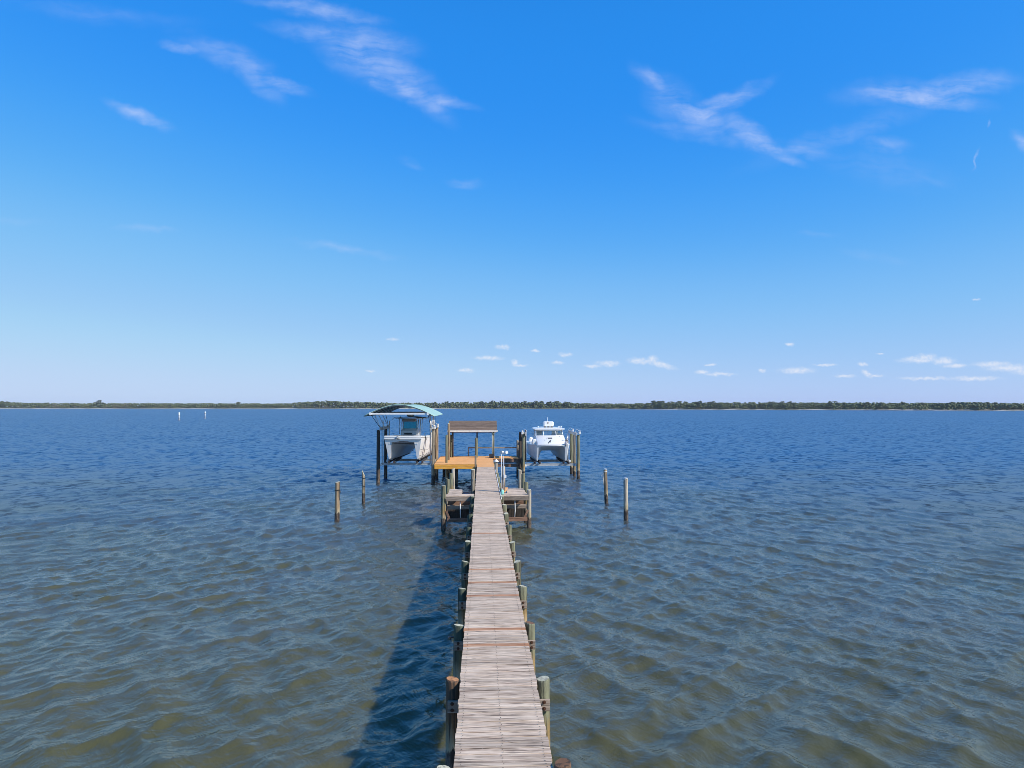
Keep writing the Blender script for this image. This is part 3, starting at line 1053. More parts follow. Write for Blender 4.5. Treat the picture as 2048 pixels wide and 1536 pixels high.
def build_walk():
    rnd = random.Random(77)
    var = [plank_mesh('plank', PITCHP - 0.009, 1.22, 0.038, M['plank_grey'], 100 + i) for i in range(14)]
    rust = [plank_mesh('plank', PITCHP - 0.009, 1.22, 0.038, M['plank_rust'], 200 + i) for i in range(3)]
    rusty = [at_z(1000, y, DECK).y for y in (1287, 1259, 1189, 1164.5, 1139, 1066)]
    wide = at_z(1000, 1116, DECK).y
    nb = MB()
    k, y = 0, Y0P
    while y < Y1P - 0.05:
        yc = y + PITCHP / 2
        me = rnd.choice(var)
        if any(abs(yc - q) < PITCHP / 2 for q in rusty):
            me = rnd.choice(rust)
        dz = rnd.uniform(-0.004, 0.004)
        o = link('plank', me, walk, (rnd.uniform(-.006, .006), yc, DECK + dz))
        o.rotation_euler = (rnd.uniform(-.010, .010), rnd.uniform(-.002, .002), rnd.uniform(-.0025, .0025) + (math.pi if rnd.random() < .5 else 0))
        if yc < 26:
            for x in (-0.53, 0.0, 0.53):
                for s in (-0.035, 0.035):
                    xx, yy = x + rnd.uniform(-.012, .012), yc + s + rnd.uniform(-.008, .008)
                    r = 0.0065
                    nb.add([(xx - r, yy - r, DECK + .009), (xx + r, yy - r, DECK + .009), (xx + r, yy + r, DECK + .009), (xx - r, yy + r, DECK + .009)], [(0, 1, 2, 3)])
        y += PITCHP
        k += 1
    o = nb.build('nail_head', M['nail'], walk)
    o['kind'] = 'stuff'
    for x in (-0.52, 0.0, 0.52):
        yy = Y0P
        while yy < Y1P + 2.4:
            b = MB()
            b.box(x - 0.022, x + 0.022, yy, yy + 5.72, DECK - 0.28, DECK - 0.046)
            b.build('stringer', M['board_old_y'], walk)
            yy += 5.74
    # bents
    SP = 2.87
    for k in range(-1, 15):
        yb = 8.78 + SP * k
        for s in (-1, 1):
            top = DECK + rnd.uniform(-0.02, 0.06)
            mat, tm = ('pile_green', 'top_pale')
            r = 0.108 + rnd.uniform(-0.008, 0.010)
            x = s * 0.727 + rnd.uniform(-.015, .015)
            if s < 0:
                mat = 'pile_shaded'  # left row stands in the deck's shade, put into its darker pile colour
            if (k, s) == (0, 1):
                mat, tm, r = 'pile_rust', 'top_dark', 0.112
            if (k, s) == (0, -1):
                mat = 'pile_green'
            if (k, s) == (1, -1):
                mat, tm = 'pile_rust', 'top_rust'
            if (k, s) == (2, 1):
                tm = 'top_dark'
            if (k, s) == (10, -1):
                top = 2.72
                mat = 'pile_grey'
            if k == 14 and s == 1:
                top = 2.18
                mat = 'pile_pale'
            if k > 10 and s < 0:
                top = DECK - 0.1
            pl = pile(walk, x, yb, top, r, mat, tm)
            if k == 14 and s == 1:
                b = MB()
                b.tube([(x, yb, top + 0.004), (x, yb, top + 0.05), (x, yb, top + 0.20)], [0.17, 0.165, 0.015], 12)
                b.build('pile_cap', M['pvc'], pl)
            # clamp timbers either side of the pile, bolted through
        for sy in (-1, 1):
            b = MB()
            yy = yb + sy * 0.145
            x0, x1 = -0.80 - rnd.uniform(0, .03), 0.80 + rnd.uniform(0, .03)
            b.box(x0, x1, yy - 0.021, yy + 0.021, DECK - 0.475, DECK - 0.29, bev=0.004)
            cb = b.build('crossbeam', M['board_old'], walk)
            if sy < 0:
                for s in (-1, 1):
                    for dz in (-0.43, -0.33):
                        b = MB()
                        xx = s * 0.735
                        b.tube([(xx, yy - 0.024, DECK + dz), (xx, yy - 0.05, DECK + dz)], 0.016, 6)
                        b.tube([(xx, yy - 0.0215, DECK + dz), (xx, yy - 0.027, DECK + dz)], 0.03, 8)
                        b.build('bolt', M['bolt'], cb)
    # small black cleat on the third pile of the left row
    b = MB()
    yc = 8.78 + SP * 2
    b.bar((-0.83, yc - 0.02, 1.42), (-0.93, yc - 0.02, 1.42), 0.025, 0.025)
    b.bar((-0.93, yc - 0.09, 1.42), (-0.93, yc + 0.06, 1.40), 0.03, 0.03)
    b.bar((-0.89, yc - 0.03, 1.44), (-0.89, yc - 0.03, 1.36), 0.02, 0.02)
    b.build('cleat', M['black'], walk)
    # service pipe clipped along the right edge
    b = MB()
    b.tube([(0.66, 33.8 + i * 2, DECK - 0.03 + 0.02 * (i % 2)) for i in range(9)], 0.022, 8)
    b.build('water_pipe', M['pvc'], walk)


build_walk()

# ------------------------------------------------------------------ new timber platform at the end of the pier
plat = thing('pier_platform', 'broad new orange pine deck at the end of the walkway between the boat lifts', 'platform')
PX0, PX1 = -3.82, 2.78
PYF, PYB, PYR = 53.55, 61.75, 59.1


def build_platform():
    rnd = random.Random(5)
    pitch = 0.147
    cache = {}
    y = Y1P + 0.012
    while y < PYB - 0.05:
        yc = y + pitch / 2
        if yc < PYF:
            x0, x1 = -0.62, 0.62
        elif yc < PYR:
            x0, x1 = PX0, 0.62
        else:
            x0, x1 = PX0, PX1
        key = (round(x0, 2), round(x1, 2), rnd.randrange(3))
        if key not in cache:
            cache[key] = plank_mesh('plank', pitch - 0.007, x1 - x0, 0.036, M['plank_new'], hash(key) % 1000, rag=0.002, n=7)
        link('plank', cache[key], plat, ((x0 + x1) / 2 + rnd.uniform(-.01, .01), yc, DECK + rnd.uniform(-.002, .002)))
        y += pitch
    # front fascia of two stacked boards, back and end rims
    for z0, z1, in ((DECK - 0.185, DECK - 0.042), (DECK - 0.375, DECK - 0.192)):
        b = MB()
        b.box(PX0 + 0.01, -0.66, PYF - 0.052, PYF - 0.012, z0, z1, bev=0.004)
        b.build('fascia', M['board_new'], plat)
    for x0, x1, y0, y1, mt in ((PX0 - 0.04, PX0, PYF, PYB, 'board_new'), (0.64, PX1, PYR - 0.04, PYR, 'board_brown'), (PX0, PX1, PYB, PYB + 0.04, 'board_new'), (0.63, 0.67, 51.0, PYR - .05, 'board_old_y')):
        b = MB()
        b.box(x0, x1, y0, y1, DECK - 0.30, DECK - 0.042, bev=0.004)
        b.build('rim_board', M[mt], plat)
    b = MB()
    b.box(0.70, PX1 + .1, PYR + 0.10, PYR + 0.15, DECK - 0.72, DECK - 0.44)
    b.build('crossbeam', M['board_brown'], plat)
    for yy in (54.8, 57.4, 60.9):
        b = MB()
        b.box(PX0 + .05, 0.9 if yy < 60 else PX1 - .05, yy - 0.12, yy - 0.07, DECK - 0.5, DECK - 0.31)
        b.build('crossbeam', M['board_old'], plat)
    for x in (-3.4, -2.4, -1.4, -0.5, 0.45):
        b = MB()
        b.box(x - 0.02, x + 0.02, 53.7, 61.6, DECK - 0.30, DECK - 0.042)
        b.build('joist', M['board_old_y'], plat)
    # piles: some cut below the deck, some standing tall through it
    for x, y, top, r, mat, tm in ((-2.97, 54.7, 3.80, 0.085, 'pile_green', 'top_pale'), (-2.92, 57.3, 4.60, 0.10, 'pile_tan', 'top_pale'),
                                  (-2.88, 60.6, 3.55, 0.095, 'pile_green', 'top_pale'), (-0.72, 60.1, 3.32, 0.115, 'pile_green', 'top_pale'),
                                  (2.80, 61.0, 3.07, 0.10, 'pile_grey', 'top_pale'), (2.90, 58.9, 3.09, 0.12, 'pile_dark', 'top_dark'),
                                  (-0.72, 51.75, 2.42, 0.07, 'pile_grey', 'top_pale'), (0.74, 54.6, DECK - .1, 0.11, 'pile_green', 'top_pale'),
                                  (-0.72, 54.7, DECK - .06, 0.11, 'pile_dark', 'top_dark'), (0.75, 57.4, DECK - .06, 0.11, 'pile_green', 'top_pale'),
                                  (-2.2, 54.9, DECK - .06, 0.12, 'pile_dark', 'top_dark'), (-0.72, 57.5, DECK - .06, 0.11, 'pile_dark', 'top_dark'),
                                  (-3.5, 60.9, DECK - .06, 0.11, 'pile_dark', 'top_dark')):
        pile(plat, x, y, top, r, mat, tm)
    # low hand rail along the back edge
    for a, b2 in ((-1.45, 0.60), (0.62, 2.72)):
        b = MB()
        b.box(a, b2, 61.42, 61.47, 2.36, 2.46)
        b.build('rail', M['board_old'], plat)
    for x in (-1.4,):
        b = MB()
        b.box(x - .04, x + .04, 61.48, 61.56, DECK, 2.44)
        b.build('rail_post', M['board_old'], plat)


build_platform()

# ------------------------------------------------------------------ shade roof on the platform
shade = thing('shade_roof', 'small brown board roof with a white eave on posts over the new deck', 'shelter', (0, 0, DECK))


def build_shade():
    x0, x1 = -3.12, 1.02
    yf, yb, zf, zb = 60.0, 62.2, 3.98, 4.70
    n = 6
    L = math.hypot(yb - yf, zb - zf)
    ty, tz = (yb - yf) / L, (zb - zf) / L
    for i in range(n):
        a, c = L * i / n - 0.03, L * (i + 1) / n
        p0 = Vector((0, yf + ty * a, zf + tz * a + 0.018))
        p1 = Vector((0, yf + ty * c, zf + tz * c + 0.002))
        nrm = Vector((0, -tz, ty)) * 0.022
        b = MB()
        dx = random.uniform(-.02, .02)
        vs_ = [(x, *(q + o).yz) for x in (x0 + dx, x1 + dx) for q, o in ((p0, -nrm), (p1, -nrm), (p1, nrm), (p0, nrm))]
        vs_ = [(v[0], v[1], v[2] - DECK) for v in vs_]
        b.add(vs_, [(0, 1, 2, 3), (7, 6, 5, 4), (0, 4, 5, 1), (1, 5, 6, 2), (2, 6, 7, 3), (3, 7, 4, 0)])
        b.build('roof_board', M['roof_wood'], shade)
    b = MB()
    b.box(x0 - .04, x1 + .06, yf - .075, yf - .035, zf - 0.15 - DECK, zf - 0.02 - DECK, bev=.004)
    b.build('eave_trim', M['white_wood'], shade)
    for yy, zz in ((yf + .3, zf - .02), (yb - .45, zb - .27)):
        b = MB()
        b.box(x0 + .1, x1 - .1, yy - .03, yy + .03, zz - 0.20 - DECK, zz - .01 - DECK)
        b.build('beam', M['board_old'], shade)
    for x, y, top, r, mt in ((-2.72, 60.35, 3.86, 0.07, 'pile_dark'), (0.70, 60.25, 3.86, 0.10, 'pile_green'), (-0.68, 61.65, 4.25, 0.06, 'pile_dark')):
        b = MB()
        b.tube([(x, y, 0.001), (x, y, top - DECK)], [r, r * 0.95], 12)
        b.build('post', M[mt], shade)
    b = MB()
    b.tube([(0.60, 60.12, 0.001), (0.60, 60.12, 2.12)], 0.025, 8)
    b.build('conduit', M['pvc'], shade)


build_shade()

# dark battery box standing at the foot of the shade roof's post
box = thing('dock_box', 'small dark box at the foot of the roof post on the new deck', 'box', (0.55, 59.75, DECK))
b = MB()
b.box(-.19, .19, -.15, .15, 0.004, .26, bev=.015)
b.build('body', M['black'], box)
b = MB()
b.box(-.205, .205, -.165, .165, .264, .31, bev=.012)
b.build('lid', M['rubber'], box)


# ------------------------------------------------------------------ side platforms (small craft landings)
def side_platform(s, label, piles, catx, catlen, yf):
    t = thing('side_platform', label, 'platform', (0, 0, 0), 'small landings either side of the walkway')
    rnd = random.Random(9 + s)
    xo = 2.02 * s
    x0, x1 = (min(0.66 * s, xo), max(0.66 * s, xo))
    z = DECK - 0.01
    pit = 0.152
    cache = [plank_mesh('plank', pit - 0.012, x1 - x0, 0.038, M['plank_grey'], 300 + i + s, rag=.006) for i in range(3)]
    for k in range(6):
        link('plank', rnd.choice(cache), t, ((x0 + x1) / 2, yf + 0.04 + pit * (k + .5), z + rnd.uniform(-.003, .003)))
    c0, c1 = catx
    cache2 = [plank_mesh('plank', pit - 0.012, c1 - c0, 0.038, M['plank_grey'], 400 + i + s, rag=.006, n=5) for i in range(3)]
    y = yf + 0.04 + 6 * pit
    while y < yf + catlen:
        link('plank', rnd.choice(cache2), t, ((c0 + c1) / 2 + rnd.uniform(-.02, .02), y + pit / 2, z + rnd.uniform(-.003, .003)))
        y += pit
    b = MB()
    b.box(x0, x1 - (.0 if s > 0 else .0), yf - 0.045, yf - 0.002, z - 0.235, z - 0.045, bev=.004)
    f = b.build('fascia', M['board_old'], t)
    for xx in (c0 + .05, c1 - .05):
        b = MB()
        b.box(xx - .02, xx + .02, yf + .01, yf + catlen, z - 0.23, z - 0.046)
        b.build('joist', M['board_old_y'], t)
    for zz, dy, mt in ((0.98, 0.30, 'board_old'), (0.40, -0.02, 'board_brown')):
        b = MB()
        b.box(x0 + .06, x1 - .05, yf + dy, yf + dy + 0.06, zz, zz + 0.20, bev=.004)
        b.build('crossbeam', M[mt], t)
    b = MB()
    b.box(x0 + .1, x1 - .15, yf + 1.5, yf + 1.56, 1.02, 1.2)
    b.build('crossbeam', M['board_brown'], t)
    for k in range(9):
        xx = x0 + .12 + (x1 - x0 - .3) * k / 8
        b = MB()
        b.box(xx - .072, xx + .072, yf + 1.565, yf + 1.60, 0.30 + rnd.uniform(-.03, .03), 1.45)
        b.build('shade_board', M['board_shade'], t)  # near-black boards added to stand in for the shade beneath the landing
    xm = (x0 + x1) / 2 + .02
    b = MB()
    b.tube([(xm, yf + .06, 1.40), (xm + .01, yf + .06, 0.9), (xm - .02 * s, yf + .05, 0.52)], 0.022, 8)
    b.build('hanger_pipe', M['pvc'], t)
    b = MB()
    b.bar((xo - .25 * s, yf + .03, 0.42), (xo - .02 * s, yf + .03, 0.95), .05, .10)
    b.build('brace', M['board_brown'], t)
    for (x, yy, top, mat, tm) in piles:
        pile(t, x, yy, top, 0.112, mat, tm)
    return t


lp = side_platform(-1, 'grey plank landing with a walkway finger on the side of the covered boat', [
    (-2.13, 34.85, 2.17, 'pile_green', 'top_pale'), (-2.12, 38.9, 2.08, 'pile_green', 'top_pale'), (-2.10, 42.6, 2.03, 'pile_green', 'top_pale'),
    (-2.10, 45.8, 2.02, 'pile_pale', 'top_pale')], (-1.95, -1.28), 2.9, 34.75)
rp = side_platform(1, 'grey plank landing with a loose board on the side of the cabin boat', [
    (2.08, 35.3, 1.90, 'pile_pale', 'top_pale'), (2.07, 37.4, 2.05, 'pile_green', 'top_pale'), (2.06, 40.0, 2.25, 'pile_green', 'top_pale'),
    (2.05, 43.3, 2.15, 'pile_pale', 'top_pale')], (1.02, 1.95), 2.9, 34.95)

# loose board leaning on the right landing
lb = MB()
lb.bar((0.80, 36.0, DECK + .022), (0.98, 37.3, DECK + .10), 0.24, 0.03)
o = lb.build('loose_board', M['plank_new'])
tag(o, 'tan loose board lying propped on the landing beside the light post', 'board')

# turquoise jug by the walkway edge
jug = thing('plastic_jug', 'turquoise plastic jug on the landing against the walkway edge', 'jug', (0.745, 35.35, DECK - 0.006))
b = MB()
b.tube([(0, 0, 0), (0, 0, .03), (0, 0, .17), (0, 0, .23), (0, 0, .25)], [.075, .085, .085, .05, .03], 12)
b.build('body', M['teal_plastic'], jug)
b = MB()
b.tube([(0, 0, .252), (0, 0, .285)], .034, 10)
b.build('cap', M['pvc'], jug)


# ------------------------------------------------------------------ light post
lamp = thing('light_post', 'pale post with two white floodlights and conduits at the right edge of the walkway', 'light', (0.80, 36.4, DECK - 0.004))
b = MB()
b.tube([(0.05, 0, 0.0), (0.05, 0, 1.30)], [.085, .08], 12)
b.build('post', M['pile_pale'], lamp)
for dx, h in ((-0.06, 1.95), (0.05, 1.88)):
    b = MB()
    b.tube([(dx, -.10, 0.0), (dx, -.10, h)], .02, 8)
    b.build('conduit', M['pvc'], lamp)
for dx, a in ((-0.02, -0.7), (0.16, 0.5)):
    b = MB()
    c = Vector((dx, -.10, 2.03))
    d = Vector((math.sin(a), -math.cos(a), -0.15)).normalized()
    b.tube([c - d * .08, c - d * .04, c + d * .05, c + d * .09], [.035, .055, .075, .085], 12)
    h = b.build('floodlight', M['pvc'], lamp)
    b = MB()
    b.tube([c + d * .0905, c + d * .096], .078, 12)
    b.build('lens', M['pvc'], h)
b = MB()
b.bar((-.06, -.10, 1.97), (.16, -.10, 1.97), .03, .03)
b.build('bracket', M['alu'], lamp)
b = MB()
b.box(.06, .18, -.20, -.125, .72, .88, bev=.01)
b.build('outlet_box', M['pvc'], lamp)

# ------------------------------------------------------------------ free standing mooring piles
def torus_ring(b, x, y, z, r, t, lean=0.0, n=14):
    pts = [(x + r * math.cos(2 * math.pi * i / n), y + r * math.sin(2 * math.pi * i / n), z + lean * math.cos(2 * math.pi * i / n)) for i in range(n + 1)]
    b.tube(pts, t, 6)


for (px, y0, y1, mat, tm, cut, r, lab, kind) in (
        (674, 964.5, 1042, 'pile_tan', 'top_pale', 'flat', 0.125, 'tan mooring pile with one dark rope band and a square top, standing alone in water', 1),
        (727, 939.5, 1007, 'pile_grey', 'top_pale', 'point', 0.10, 'mooring pile with a slanted pointed top and two bands, standing alone in water', 2),
        (1213, 940, 1007, 'pile_tan', 'top_pale', 'flat', 0.115, 'leaning tan mooring pile with a white rope hanging from its top', 3),
        (1252, 958.5, 1041, 'pile_pale', 'top_pale', 'flat', 0.12, 'pale bleached mooring pile with a white cap, standing alone in water', 4)):
    p = at_z(px, y1, 0)
    top = CAM.z * (1 - (y0 - 810) / (y1 - 810))
    t = thing('mooring_pile', lab, 'pile', (p.x, p.y, 0), 'mooring piles standing free in the water')
    lean = (0.008, 0) if kind == 1 else ((-0.035, 0) if kind == 3 else (-0.004, 0))
    pile_mesh(0, 0, top, r, lean=lean, cut=cut, seed=kind * 3).build('shaft', [M[mat], M[tm]], t)
    if kind == 1:
        b = MB()
        torus_ring(b, 0.01, 0, top - 0.42, r * 1.02, .028, .02)
        b.tube([(r + .02, -.02, top - .42), (r + .05, -.03, top - .55)], .02, 6)
        b.build('rope', M['rope'], t)
        b = MB()
        b.bar((r * .85, -.06, top), (r * .9, -.05, top - .95), .05, .03)
        b.build('split', M['rope'], t)
    if kind == 2:
        for dz in (.52, 1.0):
            b = MB()
            torus_ring(b, 0, 0, top - dz, r * 1.03, .02, -.03)
            b.build('rope', M['rope'], t)
    if kind == 3:
        b = MB()
        x = -0.035 * top
        torus_ring(b, x, 0, top - .10, r * 1.0, .02, .02)
        b.tube([(x - r, -.04, top - .1), (x - r - .05, -.06, top - .3), (x - r - .02, -.06, top - .55), (x - r + .01, -.05, top - .95)], .018, 6)
        b.tube([(x - r - .02, -.02, top - .1), (x - r - .12, -.03, top - .35), (x - r - .03, -.05, top - .6)], .016, 6)
        b.build('rope', M['rope_white'], t)
    if kind in (3, 4):
        b = MB()
        x = lean[0] * top
        b.tube([(x, 0, top + .035), (x, 0, top + .06), (x, 0, top + .075)], [r * .98, r * .95, r * .5], 12)
        b.build('pile_cap', M['pvc'], t)

# ------------------------------------------------------------------ catamaran boats
def sstep(t):
    t = max(0.0, min(1.0, t))
    return t * t * (3 - 2 * t)


def lerp(a, b, t):
    return a + (b - a) * t


def cat_hull(root, L, xs, xo, zs, zt0, zt1, drop=0.22, flare=0.10, arch=False):
    """twin-hull powerboat: one lofted skin over both hulls and the tunnel, plus transom, keel paint, rub rail and side decks"""
    ST = [0, .012, .03, .06, .10, .15, .21, .28, .36, .46, .58, .72, .86, 1.0]

    def section(s):
        e1, e2, e3 = sstep(s / .45), sstep(s / .40), sstep(s / .26)
        zg = zs - drop * s
        zt = lerp(zt0, zt1, sstep(s / .40))
        xi = lerp(xs - .07, xs * .66, e1)
        xit = lerp(xs - .09, xs * .60, sstep(s / .30))
        xc = lerp(xs + .06, xo * .95, e2)
        zc = lerp(.30, .46, e2)
        xg = lerp(xs + flare, xo, e3)
        zk = .16 * (1 - sstep(s / .16))
        pts = [(0.0, zt), (xit * .80, zt - .015), (xit, zt - .14), (xi, lerp(.30, .34, e1)), (xs - .03, zk + .02), (xs + .03, zk + .02),
               (xc, zc), (xc + .02 * e2, zc + .05), (lerp(xc, xg, .6), lerp(zc, zg, .62)), (xg, zg - .10), (xg, zg)]
        if arch:            # inner faces slant up to a narrow tunnel roof, deep V outside
            ev = sstep(s / .75)
            pts[1] = (xs * .30, zt - .05)
            pts[2] = (lerp(xs * .80, xs * .66, e1), zt - .50 * e3 - .12)
            pts[3] = (lerp(xs - .07, xs * .80, e1), lerp(.30, .30, e1))
            xc = lerp(xs + .06, xo * .93, ev)
            pts[6] = (xc, lerp(.30, .52, ev))
            pts[7] = (xc + .015, lerp(.35, .57, ev))
            pts[8] = (lerp(xc, xg, .62), lerp(zc, zg, .60))
        rake = .42 * math.exp(-s * 9)
        out = []
        for x, z in pts:
            y = s * L + rake * (1 - z / zs)
            out.append((x, y, z))
        return out

    secs = [section(s) for s in ST]
    full = [[(-x, y, z) for x, y, z in reversed(p[1:])] + p for p in secs]
    b = MB()
    b.grid(full, 0, True, flip=False)
    n = len(full[0])
    b.add([full[-1][i] for i in range(n)], [tuple(range(n))], 0)
    b.add(full[0], [tuple(range(n))[::-1]], 0)      # blunt stems and the bow face above the tunnel
    hull = b.build('hull', [M['gelcoat_dirty']], root)
    for s_ in (-1, 1):
        b = MB()
        rows = []
        for p in secs[5:]:
            a3, a4, a5, a6 = [Vector(p[k]) for k in (3, 4, 5, 6)]
            rows.append([(s_ * q.x, q.y, q.z - .008) for q in (a4.lerp(a3, .35) - Vector((.005, 0, 0)), a4, a5, a5.lerp(a6, .45) + Vector((.005, 0, 0)))])
        b.grid(rows, 0, True, flip=(s_ < 0))
        b.build('bottom_paint', M['bottom'], hull)
    # rub rail right round the sheer
    path = [(-p[-1][0] - .012, p[-1][1], p[-1][2] - .05) for p in reversed(secs)] + [(p[-1][0] + .012, p[-1][1], p[-1][2] - .05) for p in secs]
    k = len(secs)
    path = path[:k - 1] + [(-secs[0][-1][0], -.02, secs[0][-1][2] - .05), (secs[0][-1][0], -.02, secs[0][-1][2] - .05)] + path[k + 1:]
    b = MB()
    b.tube(path, .032, 6)
    b.build('rub_rail', M['gelcoat'], hull)
    return secs


def outboard(root, x, y, z, s=1.0, mat='gelcoat'):
    o = thing_part = bpy.data.objects.new('outboard_engine', None)
    COL.objects.link(o)
    o.parent = root
    o.location = (x, y, z)
    b = MB()
    rows = []
    for zz, w, d0, d1 in ((.30, .17, -.20, .34), (.42, .24, -.26, .42), (.70, .25, -.28, .44), (.88, .22, -.25, .38), (.96, .12, -.14, .24)):
        rows.append([(w * a * s, (d0 + (d1 - d0) * c) * s, zz * s) for a, c in ((-.7, 0), (.7, 0), (1, .2), (1, .75), (.6, 1), (-.6, 1), (-1, .75), (-1, .2), (-.7, 0))])
    b.grid(rows, 0, True)
    b.add(rows[-1][:-1], [tuple(range(8))], 0, True)
    b.add(rows[0][:-1], [tuple(range(7, -1, -1))], 0, True)
    b.build('cowling', M[mat], o)
    b = MB()
    b.box(-.07 * s, .07 * s, -.08 * s, .24 * s, -.62 * s, .31 * s, bev=.03)
    b.box(-.14 * s, .14 * s, -.12 * s, .40 * s, -.36 * s, -.34 * s)
    b.tube([(0, -.22 * s, -.66 * s), (0, -.1 * s, -.66 * s), (0, .25 * s, -.66 * s), (0, .36 * s, -.66 * s)], [.02, .08 * s, .085 * s, .06 * s], 10)
    b.box(-.015, .015, -.02, .18 * s, -.92 * s, -.66 * s)
    b.build('leg', M['alu'], o)
    b = MB()
    for k in range(3):
        a = k * 2.094
        b.add([(0, .37 * s, -.66 * s), (.17 * s * math.cos(a - .4), .36 * s, (-.66 + .17 * math.sin(a - .4)) * s),
               (.19 * s * math.cos(a), .40 * s, (-.66 + .19 * math.sin(a)) * s), (.15 * s * math.cos(a + .45), .44 * s, (-.66 + .15 * math.sin(a + .45)) * s)], [(0, 1, 2, 3)])
    b.tube([(0, .35 * s, -.66 * s), (0, .47 * s, -.66 * s)], [.05 * s, .03 * s], 8)
    b.build('propeller', M['galv'], o)
    return o


def deck_cap(root, secs, name, mat, z_off=0.0, inset=0.0, s_from=0, s_to=None, mi_name='side_deck'):
    b = MB()
    rows = []
    for p in secs[s_from:s_to]:
        x, y, z = p[-1]
        x = max(.05, x - inset)
        rows.append([(-x, y, z + z_off), (-x * .5, y, z + z_off + .02), (0, y, z + z_off + .03), (x * .5, y, z + z_off + .02), (x, y, z + z_off)])
    b.grid(rows, 0, True, flip=False)
    return b.build(name, M[mat], root)


# --- boat on the left lift: open centre console with a T-top
def console_boat():
    root = thing('catamaran_boat', 'white open catamaran with centre console and T-top, hanging under the seafoam canopy', 'boat', (-6.24, 54.05, 1.80))
    root.rotation_euler.z = R(-4.5)
    L, xs, xo, zs = 8.6, 1.08, 1.48, 1.92
    secs = cat_hull(root, L, xs, xo, zs, 1.60, 1.00, drop=.30, flare=.34, arch=True)
    # gunwale ring and sunken cockpit
    b = MB()
    rows = []
    for p in secs:
        x, y, z = p[-1]
        xi = max(.3, x - .34)
        rows.append([(x + .012, y, z - .0), (x, y, z + .05), (xi, y + (.30 if p is secs[0] else 0), z + .05), (xi, y + (.30 if p is secs[0] else 0), z - .60)])
    for s_ in (-1, 1):
        b.grid([[(s_ * q[0], q[1], q[2]) for q in r] for r in rows], 0, False, flip=(s_ > 0))
    r0 = rows[0]
    b.box(-xs - .34, xs + .34, -.03, .34, zs - .24, zs + .052, bev=.03)
    b.build('gunwale', M['gelcoat'], root)
    b = MB()
    b.grid([[(-max(.3, p[-1][0] - .33), p[-1][1], p[-1][2] - .56), (max(.3, p[-1][0] - .33), p[-1][1], p[-1][2] - .56)] for p in secs[1:]], 0, False)
    b.build('cockpit_floor', M['gelcoat'], root)
    b = MB()
    b.box(-.95, .95, .55, 1.7, zs - .55, zs + .04, bev=.05)
    b.build('bow_seat', M['grey_pad'], root)
    # anchor roller
    b = MB()
    b.box(-.42, -.30, -.18, .1, zs - .02, zs + .035)
    b.tube([(-.36, -.16, zs - .03), (-.36, -.10, zs - .16), (-.36, .04, zs - .26)], .03, 6)
    b.tube([(-.55, -.07, zs - .16), (-.36, -.13, zs - .12), (-.17, -.07, zs - .16)], .035, 6)
    b.build('anchor', M['galv'], root)
    # console
    zc = zs - .55
    b = MB()
    w = .62
    prof = [(2.75, zc), (2.62, zc + .85), (2.95, zc + 1.02), (3.75, zc + 1.06), (3.95, zc + .65), (3.85, zc)]
    vs_ = [(-w, y, z) for y, z in prof] + [(w, y, z) for y, z in prof]
    n = len(prof)
    b.add(vs_, [tuple(range(n - 1, -1, -1)), tuple(range(n, 2 * n))] + [(i, (i + 1) % n, n + (i + 1) % n, n + i) for i in range(n)])
    con = b.build('console', M['gelcoat'], root)
    b = MB()
    b.box(-.38, .24, 2.60, 2.66, zc + .60, zc + .72)
    b.build('hatch', M['black'], con)
    b = MB()
    b.box(-.55, .55, 2.05, 2.72, zs - .50, zs + .02, bev=.04)
    b.build('console_seat', M['grey_pad'], root)
    # windscreen
    zb = zc + 1.04
    b = MB()
    rows = [[(-.60, 3.35, zb), (-.55, 2.98, zb), (0, 2.90, zb), (.55, 2.98, zb), (.60, 3.35, zb)],
            [(-.58, 3.45, zb + .62), (-.53, 3.18, zb + .62), (0, 3.10, zb + .62), (.53, 3.18, zb + .62), (.58, 3.45, zb + .62)]]
    b.grid(rows, 0, False)
    b.build('windscreen', M['glass_teal'], con)
    b = MB()
    b.tube(rows[0], .02, 6)
    b.tube(rows[1], .02, 6)
    for i in (1, 3):
        b.tube([rows[0][i], rows[1][i]], .018, 6)
    b.build('windscreen_frame', M['alu'], con)
    # T-top
    zt = zs + 1.32
    legs = [(-.66, 2.85), (.66, 2.85), (-.66, 3.95), (.66, 3.95)]
    for x, y in legs:
        b = MB()
        b.tube([(x, y, zc + .02), (x * 1.02, y + .06, zc + 1.1), (x * 1.08, y + .12, zt)], .028, 8)
        b.tube([(x * 1.22, y + .02, zc + .6), (x * 1.25, y + .12, zt)], .02, 8)
        b.build('t_top_leg', M['alu'], root)
    b = MB()
    x0, x1, y0, y1 = -1.08, 1.08, 2.35, 4.75
    b.tube([(x0 + .25, y0, zt), (x1 - .25, y0, zt), (x1, y0 + .3, zt), (x1, y1, zt), (x0, y1, zt), (x0, y0 + .3, zt), (x0 + .25, y0, zt)], .026, 8)
    for y in (2.95, 3.55, 4.15):
        b.tube([(x0, y, zt + .005), (x1, y, zt + .005)], .02, 6)
    b.build('t_top_frame', M['alu'], root)
    b = MB()
    rows = []
    for k in range(7):
        y = lerp(y0 + .02, y1 - .02, k / 6)
        ww = 1.06 if k else .85
        rows.append([(ww * u, y, zt + .04 + .09 * (1 - u * u)) for u in (-1, -.6, -.2, .2, .6, 1)])
    b.grid(rows, 0, True)
    b.grid([[(x, y, z - .012) for x, y, z in r] for r in rows], 0, True, flip=True)
    b.build('t_top_canvas', M['canvas_brown'], root)
    b = MB()
    b.box(-.56, .50, 2.62, 3.3, zt - .26, zt - .06, bev=.03)
    b.build('electronics_box', M['canvas_brown'], root)
    b = MB()
    b.tube([(0, 3.2, zt + .14), (0, 3.2, zt + .20), (0, 3.2, zt + .32), (0, 3.2, zt + .40)], [.20, .27, .27, .14], 14)
